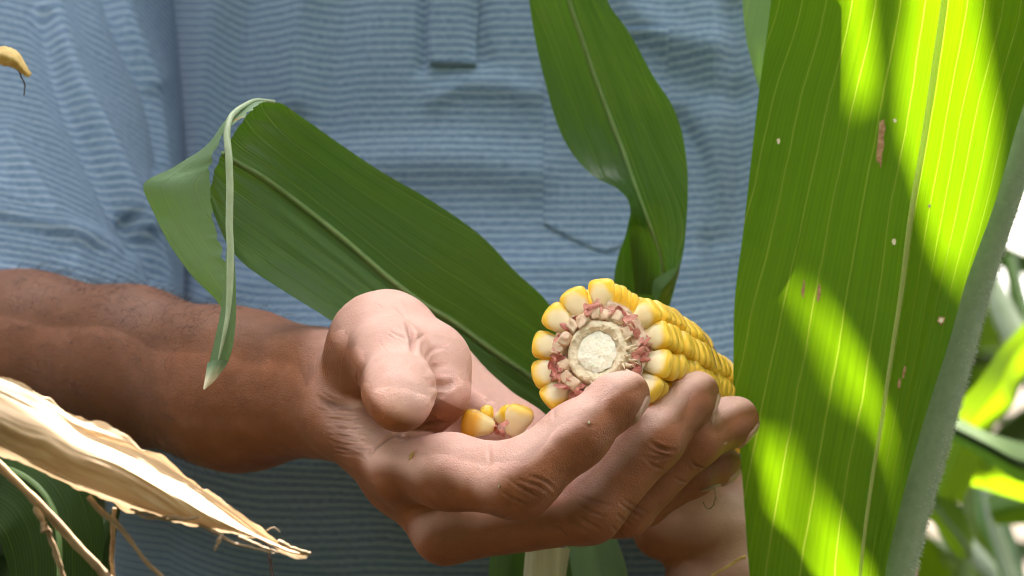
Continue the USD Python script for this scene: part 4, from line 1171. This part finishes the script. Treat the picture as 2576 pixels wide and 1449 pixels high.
sv_[:, 1] += 0.0007 * (meshkit.fbm(np.stack([su_[:, 0] * 500, su_[:, 1] * 6, su_[:, 0] * 0], -1), 3, 4) - 0.5)
obj('sheath', (sv_, sf_), M['dry_pale'], pm, label='pale dry sheath strip below the hand')

# leaves low on the left, their shade painted into the green
pl_ = thing('corn_plant', 'corn plant low at left with leaves painted dark for shade behind the dry husk', 'corn plant')
obj('stalk', tube([P(-190, 1250, 1.12), P(-200, 1500, 1.12), P(-210, 2200, 1.12), (-0.25, 0.12, 0.5), (-0.26, 0.12, 0.0)], [0.009, 0.010, 0.011, 0.012, 0.013], 14, 40), M['stalk_far'], pl_)
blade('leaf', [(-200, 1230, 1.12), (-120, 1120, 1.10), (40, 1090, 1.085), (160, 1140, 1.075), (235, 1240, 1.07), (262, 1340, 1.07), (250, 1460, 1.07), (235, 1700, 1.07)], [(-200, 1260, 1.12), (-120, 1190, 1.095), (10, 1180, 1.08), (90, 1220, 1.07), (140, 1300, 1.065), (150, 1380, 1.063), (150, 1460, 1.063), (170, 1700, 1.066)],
      [(-200, 1290, 1.12), (-120, 1270, 1.10), (-60, 1270, 1.085), (-20, 1310, 1.075), (0, 1360, 1.07), (10, 1400, 1.07), (30, 1470, 1.07), (90, 1700, 1.07)], 'leaf_shade_tone', pl_, 'midrib', (0.0014, 0.001), label='drooping leaf with shade painted into its green behind the dry husk', n=90, m=25, wave=0.003, seed=9)
blade('leaf', [(300, 1250, 1.09), (262, 1320, 1.085), (240, 1380, 1.085), (232, 1449, 1.085), (220, 1600, 1.09)], [(306, 1250, 1.087), (280, 1320, 1.08), (264, 1380, 1.08), (258, 1449, 1.08), (250, 1600, 1.085)], [(312, 1250, 1.09), (296, 1320, 1.085), (286, 1380, 1.085), (283, 1449, 1.085), (275, 1600, 1.09)], 'leaf_shade_tone', pl_, None, label='narrow green leaf edge beside the dark one', n=30, m=9)

# ------------------------------------------------------------------ dry husk and strands in the foreground
hk = thing('dry_corn_husk', 'dry tan corn husk leaf with frayed tip in the lower left foreground', 'dry husk')
H0 = [(-260, 850, 0.884), (-120, 905, 0.889), (0, 946, 0.894), (60, 970, 0.894), (120, 1000, 0.896), (200, 1052, 0.898), (290, 1085, 0.9), (340, 1108, 0.902), (450, 1182, 0.906), (560, 1252, 0.907), (640, 1310, 0.907), (690, 1350, 0.9075), (738, 1378, 0.9081), (775, 1388, 0.9083)]
H1 = [(-260, 890, 0.879), (-120, 945, 0.885), (0, 990, 0.889), (60, 1015, 0.89), (120, 1045, 0.892), (200, 1095, 0.895), (290, 1130, 0.898), (340, 1155, 0.9), (440, 1215, 0.903), (545, 1280, 0.9048), (625, 1330, 0.9055), (685, 1362, 0.9063), (738, 1384, 0.9082), (776, 1392, 0.909)]
H2 = [(-260, 940, 0.866), (-120, 1000, 0.871), (0, 1050, 0.874), (60, 1075, 0.875), (110, 1092, 0.876), (190, 1135, 0.878), (280, 1165, 0.881), (330, 1190, 0.883), (430, 1245, 0.887), (535, 1300, 0.8923), (615, 1338, 0.8979), (680, 1366, 0.9023), (737, 1388, 0.9067), (776, 1394, 0.909)]
H3 = [(-260, 990, 0.868), (-120, 1055, 0.872), (0, 1105, 0.876), (50, 1130, 0.877), (105, 1155, 0.878), (180, 1195, 0.881), (265, 1225, 0.884), (330, 1245, 0.886), (430, 1282, 0.889), (540, 1318, 0.8936), (620, 1345, 0.8987), (680, 1371, 0.9026), (736, 1392, 0.9074), (775, 1397, 0.9089)]
H4 = [(-260, 1020, 0.888), (-120, 1090, 0.892), (0, 1142, 0.894), (50, 1165, 0.895), (110, 1192, 0.896), (185, 1228, 0.898), (262, 1264, 0.9), (345, 1288, 0.902), (450, 1312, 0.904), (560, 1332, 0.9057), (640, 1350, 0.906), (690, 1374, 0.9069), (738, 1394, 0.9089), (772, 1398, 0.9092)]
v, f, uv = loft([H0, H1, H2, H3, H4], 200, 61)
nse = meshkit.fbm(np.stack([uv[:, 0] * 420, uv[:, 1] * 30, uv[:, 0] * 0], -1), 4, 6) - 0.5
v[:, 1] += 0.0036 * nse + 0.005 * (meshkit.fbm(np.stack([uv[:, 0] * 60, uv[:, 1] * 22, uv[:, 0] * 0], -1), 3, 26) - 0.5)
eg = np.abs(np.tile(np.linspace(-1, 1, 61), 200)) ** 10
v[:, 2] += eg * 0.0050 * (meshkit.fbm(np.stack([uv[:, 1] * 110, uv[:, 0] * 8, uv[:, 0] * 0], -1), 4, 16) - 0.5)
hb = obj('blade', (v, f), M['dry'], hk, uv=uv)


def strand(pts, r, parent, name='strand', mt='dry_dark', bumps=0.25, seed=0, label=None):
    n = max(20, len(pts) * 8)
    q_ = resample(PP(pts), n)
    y = np.linspace(0, 1, n)
    rad = np.interp(y, np.linspace(0, 1, len(r)), r) * (1 + bumps * (meshkit.fbm(np.stack([y * 14, y * 0, y * 0], -1), 3, seed) - 0.5) * 2)
    q_ = q_ + 0.0006 * (np.stack([meshkit.fbm(np.stack([y * 8, y * 0 + k, y * 0], -1), 2, seed + k) for k in range(3)], -1) - 0.5)
    return obj(name, tube(q_, rad, 8, n), M[mt], parent, label=label)


strand([(225, 1250, .893), (255, 1285, .892), (300, 1325, .891), (345, 1385, .892), (390, 1435, .893), (460, 1500, .895)], [0.0011, 0.0008, 0.0007], hk, seed=3)
strand([(290, 1280, .90), (283, 1340, .902), (282, 1400, .903), (286, 1480, .905)], [0.0008, 0.0007], hk, seed=4)
strand([(340, 1290, .892), (375, 1303, .89), (420, 1300, .889), (460, 1303, .889)], [0.0004, 0.0005, 0.0003], hk, seed=5)
strand([(330, 1280, .892), (370, 1292, .890), (430, 1308, .89), (500, 1300, .89)], [0.0005, 0.0004], hk, seed=6)
strand([(500, 1320, .895), (540, 1340, .894), (570, 1358, .894), (620, 1375, .895), (690, 1392, .896)], [0.0005, 0.0006, 0.0004, 0.0002], hk, seed=7)
strand([(560, 1345, .893), (548, 1365, .892), (540, 1386, .892)], [0.0007, 0.0006, 0.0003], hk, seed=8, bumps=0.6)
strand([(600, 1350, .896), (640, 1368, .896), (700, 1390, .897)], [0.0006, 0.0003], hk, seed=9)
strand([(700, 1362, .904), (745, 1382, .906), (780, 1392, .908)], [0.0008, 0.0005, 0.0006], hk, seed=10)
strand([(672, 1336, .902), (690, 1328, .9), (702, 1338, .9)], [0.0002, 0.0001], hk, seed=12)
tw = thing('dry_twig', 'thin dry brown twig with a side branch below the husk at lower left', 'twig')
strand([(-80, 1080, .90), (0, 1172, .90), (60, 1232, .90), (130, 1300, .90), (200, 1378, .90), (262, 1445, .90), (320, 1520, .90)], [0.0014, 0.0014, 0.0016], tw, 'stem', seed=13)
strand([(78, 1250, .90), (102, 1300, .899), (112, 1338, .898)], [0.0009, 0.0012], tw, 'branch', seed=14, bumps=0.6)
strand([(100, 1290, .90), (122, 1340, .90), (140, 1390, .90), (165, 1470, .90)], [0.0008, 0.0010, 0.0007], tw, 'branch', seed=15, bumps=0.5)
strand([(668, 1350, .98), (678, 1400, .98), (686, 1460, .98)], [0.0007, 0.0006], tw, 'branch', 'dark_thread', seed=16)
th_ = thing('straw', 'thin pale straw lying across the lower hand at bottom right', 'straw')
strand([(1790, 1449, 1.052), (1830, 1425, 1.052), (1874, 1398, 1.052)], [0.0005, 0.0007], th_, 'stem', 'dry_yellow', seed=17)
sk = thing('corn_silk', 'brown strand of corn silk hanging below the little fingertip', 'corn silk')
strand([(1765, 1235, 1.028), (1790, 1227, 1.026), (1812, 1220, 1.030)], [0.0004, 0.0009, 0.0003], sk, 'strand', 'dry_dark', seed=18)
strand([(1796, 1226, 1.026), (1800, 1250, 1.030), (1793, 1272, 1.034), (1784, 1280, 1.036), (1768, 1262, 1.036)], [0.0003, 0.0002], sk, 'strand', 'dry_dark', seed=19)

fg = thing('dry_leaf_fragment', 'small yellowish dry leaf fragment at upper left edge of the picture', 'leaf fragment')
v, f, uv = loft([[(-120, 60, .93), (-20, 108, .93), (30, 122, .93), (52, 140, .93), (70, 170, .93), (80, 186, .93)], [(-120, 90, .924), (-20, 128, .924), (22, 145, .925), (46, 160, .926), (64, 180, .928), (76, 192, .93)], [(-120, 130, .93), (-20, 150, .93), (5, 165, .93), (35, 172, .93), (58, 188, .93), (72, 196, .93)]], 60, 15)
v[:, 2] += 0.0016 * (meshkit.fbm(np.stack([uv[:, 1] * 500, uv[:, 0] * 30, uv[:, 0] * 0], -1), 3, 3) - 0.5)
obj('blade', (v, f), M['dry_yellow'], fg)
strand([(40, 170, .93), (55, 195, .93), (62, 220, .93), (60, 240, .93)], [0.0003, 0.0002], fg, 'strand', 'dark_thread', seed=20)

# flecks of chaff on the hand
for (u, v_, sz, lab, mt) in ((1036, 1148, 0.0021, 'pale yellow flake of chaff on the index side of the palm', 'dry_yellow'), (1256, 1223, 0.0007, 'tiny white speck on the index knuckle', 'dry_pale'), (1481, 1064, 0.0008, 'tiny pale speck on the index fingertip joint', 'dry_pale')):
    c = raycast(hand_sdf, [(u, v_)])[0]
    n_ = grad(hand_sdf, c[None])[0]
    t1 = nrm(np.cross(n_, [0.3, 0, 1])); t2 = np.cross(n_, t1)
    a = np.linspace(0, 2 * np.pi, 9, endpoint=False)
    r = sz * np.array([1, .6, .8, .5, .9, .55, 1.1, .7, .8])
    X = c + n_ * 0.0005 + (r * np.cos(a))[:, None] * t1 * 0.5 + (r * np.sin(a))[:, None] * t2
    X = np.vstack([X, X - n_ * 0.0004, c + n_ * 0.0008])
    j = np.arange(9)
    Ff = np.vstack([np.stack([j, (j + 1) % 9, np.full(9, 18)], 1), np.stack([j, j + 9, (j + 1) % 9], 1), np.stack([(j + 1) % 9, j + 9, (j + 1) % 9 + 9], 1)])
    tag(obj('chaff_flake', (X, Ff), M[mt]), lab, 'chaff')

# ------------------------------------------------------------------ corn behind, beside and over the person
def corn_leaf(base, az, length, width, rise, droop, seed, n=26, m=7, twist=0.0):
    """An arching leaf: starts steeply, arches over, hangs. Returns left, mid, right lines."""
    rg = np.random.default_rng(seed)
    t = np.linspace(0, 1, n)
    ang = rise - droop * t ** 1.3
    st_ = length / (n - 1)
    hx = np.r_[0, np.cumsum(np.cos(ang[:-1]) * st_)]
    hz = np.r_[0, np.cumsum(np.sin(ang[:-1]) * st_)]
    a = az + rg.uniform(-0.5, 0.5) * t ** 2
    dirx, diry = np.cos(a), np.sin(a)
    Mid = np.stack([base[0] + hx * dirx, base[1] + hx * diry, base[2] + hz], -1)
    w = width * np.interp(t, [0, 0.08, 0.35, 0.7, 0.9, 1], [0.45, 0.8, 1, 0.75, 0.35, 0.02]) / 2
    tw_ = twist * t
    sd = np.stack([-np.sin(a) * np.cos(tw_), np.cos(a) * np.cos(tw_), np.sin(tw_)], -1)
    upv = np.stack([-np.sin(ang) * dirx, -np.sin(ang) * diry, np.cos(ang)], -1)
    fold = 0.28
    return Mid + sd * w[:, None] + upv * (fold * w)[:, None], Mid, Mid - sd * w[:, None] + upv * (fold * w)[:, None]


def corn_plant_parts(seed, height=2.2, nl=10, scale=1.0, az0=None):
    rg = np.random.default_rng(seed)
    lean = rg.uniform(-0.06, 0.06, 2)
    st_ = np.array([[lean[0] * z * z / 4, lean[1] * z * z / 4, z] for z in np.linspace(0, height, 14)])
    stem = tube(st_, np.linspace(0.014, 0.005, 14), 8, 28)
    lv_ = []
    az = rg.uniform(0, 6.28) if az0 is None else az0
    for k in range(nl):
        z = 0.35 + (height - 0.5) * k / (nl - 1)
        b = np.array([np.interp(z, st_[:, 2], st_[:, 0]), np.interp(z, st_[:, 2], st_[:, 1]), z])
        l_, m_, r_ = corn_leaf(b, az + np.pi * k + rg.uniform(-0.4, 0.4), rg.uniform(0.55, 0.8) * scale, rg.uniform(0.07, 0.095), rg.uniform(0.9, 1.2), rg.uniform(1.6, 2.4), int(rg.integers(1e6)), twist=rg.uniform(-0.7, 0.7))
        lv_.append((l_, m_, r_, int(rg.integers(1e6))))
    return stem, lv_


def build_plant(parent, seed, height=2.2, nl=10, az0=None, mt='leaf_far'):
    stem, lv_ = corn_plant_parts(seed, height, nl, az0=az0)
    obj('stalk', stem, M['stalk_far'], parent)
    for l_, m_, r_, s_ in lv_:
        v, f, uv = ribbon(l_, m_, r_, n=26, m=7, d=False, wave=0.02, seed=s_)
        obj('leaf', (v, f), M[mt], parent, uv=uv)


# rows of the field round about: one instancer over three plants
rows = UsdGeom.PointInstancer.Define(stage, '/World/corn_field')
tag(rows.GetPrim(), 'rows of tall green corn plants all round the person', 'corn field', kind='stuff')
targets = []
for k in range(3):
    px = UsdGeom.Xform.Define(stage, f'/World/corn_field/plant_{k + 1:03d}' if k else '/World/corn_field/plant')
    build_plant(px.GetPrim(), 100 + k, 2.7 + 0.15 * k, 15, 0.0, 'leaf_shade_tone')  # leaf colour darkened so the rows tint the light less green
    targets.append(px.GetPath())
rf = np.random.default_rng(77)
pos, yaw = [], []
for x0, x1, y0, y1, step, turn in (
        [(-3.4, 3.5, y, y, 0.17, 0.0) for y in (-1.27, -1.9, -2.6, -3.3)] +
        [(x, x, -1.2, 4.5, 0.2, np.pi / 2) for x in (-0.72, -1.45, -2.2)] +
        [(x, x, -1.2, 0.55, 0.2, np.pi / 2) for x in (0.80, 1.5, 2.2)] +
        [(-0.7, 0.15, y, y, 0.2, 0.0) for y in (1.1, 1.85, 2.6)] + [(0.70, 2.6, y, y, 0.2, 0.0) for y in (1.85, 2.5)] + [(-0.9, 0.30, y, y, 0.2, 0.0) for y in (1.95, 2.7)]):
    n_ = int(round(max(abs(x1 - x0), abs(y1 - y0)) / step)) + 1
    for x, y in zip(np.linspace(x0, x1, n_), np.linspace(y0, y1, n_)):
        pos.append((x + rf.uniform(-.04, .04), y + rf.uniform(-.04, .04)))
        yaw.append(turn + rf.uniform(-0.3, 0.3) + np.pi * rf.integers(0, 2))
pos, yaw = np.array(pos), np.array(yaw)
rows.CreatePrototypesRel().SetTargets(targets)
rows.CreateProtoIndicesAttr(Vt.IntArray.FromNumpy(rf.integers(0, 3, len(pos)).astype(np.int32)))
rows.CreatePositionsAttr(Vt.Vec3fArray.FromNumpy(np.c_[pos, np.zeros(len(pos))].astype(np.float32)))
rows.CreateOrientationsAttr(Vt.QuathArray([Gf.Quath(float(math.cos(a / 2)), 0.0, 0.0, float(math.sin(a / 2))) for a in yaw]))

# plants in view at the right edge, out of focus
def L3(*p):
    return [tuple(x) for x in p]


pb = thing('corn_plant', 'blurred sunlit corn plant at right edge, its yellow green leaves crossed by a dark one', 'corn plant')
bx = P(2760, 1100, 1.5)
obj('stalk', tube([(bx[0] + 0.02, bx[1], 0), (bx[0], bx[1], 0.8), (bx[0] - 0.005, bx[1], 1.3), (bx[0], bx[1], 1.9)], [0.013, 0.012, 0.010, 0.006], 12, 40), M['stalk_far'], pb)
blade('leaf', [(2640, 760, 1.4568), (2525, 868, 1.4562), (2460, 960, 1.4528), (2395, 1035, 1.4563), (2350, 1130, 1.4734), (2310, 1230, 1.4914)], [(2680, 790, 1.4622), (2550, 905, 1.4529), (2510, 990, 1.4482), (2455, 1060, 1.4508), (2420, 1140, 1.4652), (2370, 1250, 1.4850)], [(2720, 830, 1.4694), (2572, 960, 1.4728), (2548, 1020, 1.4636), (2500, 1072, 1.4630), (2470, 1150, 1.4770), (2420, 1270, 1.4986)], 'leaf_far', pb, None, label='yellow green leaf lit from behind', n=40, m=11)
blade('leaf', [(2280, 1000, 1.40), (2385, 1040, 1.40), (2470, 1082, 1.40), (2560, 1110, 1.41), (2760, 1150, 1.5)], [(2290, 1040, 1.39), (2390, 1075, 1.39), (2480, 1118, 1.39), (2570, 1165, 1.40), (2760, 1180, 1.5)], [(2300, 1070, 1.40), (2400, 1110, 1.40), (2470, 1150, 1.40), (2570, 1215, 1.41), (2760, 1210, 1.5)], 'leaf_shade_tone', pb, None, label='leaf painted dark as if unlit crossing in front of the lit ones', n=40, m=11)  # unlit look comes from the darkened leaf colour
blade('leaf', [(2440, 1090, 1.5338), (2400, 1160, 1.5464), (2385, 1195, 1.5527), (2480, 1230, 1.5590), (2700, 1290, 1.5698)], [(2450, 1100, 1.5256), (2450, 1150, 1.5346), (2470, 1180, 1.5400), (2540, 1210, 1.5454), (2700, 1250, 1.5626)], [(2460, 1110, 1.5374), (2500, 1140, 1.5428), (2540, 1160, 1.5464), (2600, 1190, 1.5518), (2720, 1220, 1.5572)], 'leaf_far', pb, None, label='lower yellow leaf lit from behind', n=40, m=11)
blade('leaf', [(2300, 1290, 1.4946), (2345, 1240, 1.4856), (2400, 1262, 1.4896), (2440, 1320, 1.5000), (2445, 1390, 1.5126)], [(2300, 1310, 1.4882), (2345, 1275, 1.4819), (2380, 1310, 1.4882), (2420, 1360, 1.4972), (2440, 1400, 1.5144)], [(2300, 1330, 1.5018), (2335, 1310, 1.4982), (2365, 1345, 1.5045), (2400, 1390, 1.5126), (2430, 1410, 1.5162)], 'leaf_far', pb, 'midrib', (0.001, 0.002), label='small ragged lit leaf near the bottom right corner', n=40, m=11)
blade('leaf', [(2480, 1250, 1.6), (2520, 1230, 1.6), (2600, 1215, 1.6), (2760, 1260, 1.5)], [(2490, 1290, 1.59), (2530, 1280, 1.59), (2600, 1270, 1.59), (2760, 1280, 1.5)], [(2500, 1320, 1.6), (2540, 1320, 1.6), (2600, 1320, 1.6), (2760, 1300, 1.5)], 'leaf_far', pb, None, label='green leaf behind the pale stalks', n=30, m=9)
M['pale_glossy'] = simple('pale_glossy_stem', (0.34, 0.40, 0.26), (0.45, 0.50, 0.36), 60, 0.4)
pd_ = thing('corn_plant', 'blurred corn plant at right edge with pale grey stems and hanging pale leaf', 'corn plant')
obj('stalk', tube([P(2420, 500, 1.7), P(2500, 735, 1.7), P(2545, 830, 1.7), P(2640, 1020, 1.7), (0.37, 0.7, 0.6), (0.38, 0.7, 0)], [0.006, 0.007, 0.008, 0.009, 0.011, 0.012], 12, 50), M['pale_glossy'], pd_)
blade('leaf', [(2520, 640, 1.72), (2535, 720, 1.72), (2556, 800, 1.72), (2600, 900, 1.72)], [(2540, 640, 1.71), (2556, 720, 1.71), (2578, 800, 1.71), (2620, 900, 1.71)], [(2560, 640, 1.72), (2575, 720, 1.72), (2600, 800, 1.72), (2640, 900, 1.72)], 'leaf', pd_, 'midrib', (0.002, 0.003), label='pale leaf beside the stem', n=30, m=9)
blade('leaf', [(2470, 1130, 1.62), (2452, 1210, 1.62), (2455, 1290, 1.62), (2490, 1380, 1.62), (2530, 1500, 1.62)], [(2490, 1130, 1.61), (2482, 1210, 1.61), (2492, 1290, 1.61), (2520, 1380, 1.61), (2560, 1500, 1.61)], [(2510, 1130, 1.62), (2512, 1210, 1.62), (2530, 1290, 1.62), (2550, 1340, 1.62), (2590, 1500, 1.62)], 'leaf_under', pd_, 'pale_glossy', (0.003, 0.004), label='hanging leaf with pale grey rib', n=30, m=9)
obj('leaf_rib', tube([P(2400, 1340, 1.65), P(2450, 1390, 1.65), P(2530, 1490, 1.65)], [0.004, 0.005, 0.005], 8, 20), M['pale_glossy'], pd_)
lab = ['tall green corn plant standing just behind the blurred stems at right', 'tall green corn plant further back at right, its crown above the picture', 'tall green corn plant in the row behind the person, right of the torso', 'far corn plant at right, dark green and out of focus']
for k, (x, y, sd_) in enumerate(((0.62, 1.35, 5), (0.80, 2.2, 6), (0.46, 1.9, 7), (1.15, 3.2, 8))):
    p = thing('corn_plant', lab[k], 'corn plant', (x, y, 0))
    build_plant(p, 300 + sd_, 2.1)

# unseen leaves, shaped and placed so that their shade falls on the broad leaf
po = thing('corn_plant', 'unseen corn plant behind the person, leaves shaped to shade the broad leaf', 'corn plant')
obj('stalk', tube([(0.34, 0.62, 0), (0.34, 0.61, 0.9), (0.33, 0.60, 1.6), (0.32, 0.58, 2.1)], [0.014, 0.012, 0.010, 0.006], 12, 40), M['stalk_far'], po)


def shade_leaf(left, right, Ld, parent, n=60, m=13, seed=0):  # unseen blade moved along the sun ray to shade the given outline
    l_, r_ = dense(left, 25), dense(right, 25)
    depth = lambda q: np.clip(lv_[lu.query(q)[1]][:, 1] + 1 if parent is po else 1.05, 1.03, 1.07)
    l_, r_ = [PP(np.c_[q, depth(q) + np.zeros(len(q))]) + Ld * SUN for q in (l_, r_)]
    l_, r_ = resample(l_, 30), resample(r_, 30)
    m_ = (l_ + r_) / 2 + np.array([0, 0.008, 0])
    v, f, uv = ribbon(l_, m_, r_, n=n, m=m, d=False, wave=0.002, seed=seed)
    return obj('leaf', (v, f), M['leaf_far'], parent, uv=uv)


shade_leaf([(1930, 240), (1925, 560), (1985, 655), (2085, 770), (2180, 925), (2240, 1100), (2300, 1500), (2330, 1900)], [(2250, 220), (2275, 380), (2320, 520), (2350, 640), (2420, 740), (2480, 900), (2500, 1500), (2400, 1900)], 1.05, po, seed=1)
shade_leaf([(1600, 940), (1850, 930), (1950, 942), (2040, 972), (2150, 1015), (2240, 1150), (2300, 1449), (2340, 1700)], [(1600, 1110), (1880, 1085), (1950, 1095), (1995, 1125), (2060, 1235), (2130, 1350), (2190, 1455), (2260, 1700)], 1.15, po, seed=2)
shade_leaf([(2456, -500), (2458, 0), (2484, 200), (2505, 350), (2480, 600), (2430, 735), (2420, 900)], [(2800, -500), (2800, 0), (2800, 200), (2800, 400), (2760, 600), (2700, 800), (2600, 900)], 1.25, po, seed=3)
shade_leaf([(1720, 1040), (1700, 1200), (1700, 1500), (1740, 1800)], [(1905, 1060), (1920, 1180), (1946, 1300), (1970, 1500), (1960, 1800)], 1.0, po, seed=4)
shade_leaf([(1820, -300), (1830, 0), (1850, 300), (1860, 700)], [(1975, -300), (1985, 0), (1990, 200), (1965, 420), (1870, 700)], 1.3, po, seed=5)
shade_leaf([(2050, -300), (2052, 0), (2060, 150), (2070, 300)], [(2140, -300), (2130, 0), (2130, 150), (2150, 300)], 1.35, po, seed=6)
shade_leaf([(2180, -300), (2185, 0), (2200, 180), (2200, 320)], [(2292, -300), (2287, 0), (2262, 180), (2280, 420)], 1.2, po, seed=7)
pq = thing('corn_plant', 'added unseen corn plant behind the person on the left, leaves placed to shade the hand', 'corn plant')  # added out of view; its leaves keep sun off hand and forearm
obj('stalk', tube([(-0.36, 0.62, 0), (-0.36, 0.61, 0.9), (-0.35, 0.60, 1.6), (-0.34, 0.58, 2.2)], [0.014, 0.012, 0.010, 0.006], 12, 40), M['stalk_far'], pq)
for k, (u0, u1) in enumerate(((1560, 1900), (1490, 1760), (1120, 1420), (830, 1180), (560, 900), (280, 640), (-60, 330), (1000, 1300), (700, 1000), (1320, 1600), (400, 720), (-300, 40))):
    shade_leaf([(u0 - 40, -350), (u0, 300), (u0 + 20, 900), (u0 + 10, 1300), (u0 + 30, 1800), (u0 + 80, 2350)], [(u1 - 60, -350), (u1, 300), (u1 + 10, 900), (u1, 1300), (u1 - 10, 1800), (u1 - 60, 2350)], 1.0 + 0.06 * (k % 5), pq, seed=20 + k)

shade_leaf([(-500, -1500), (-100, -1560), (300, -1500), (600, -1400)], [(-500, -950), (-100, -900), (300, -880), (600, -950)], 1.2, pq, seed=60)  # one more unseen blade, added to keep sun off the dry leaf fragment
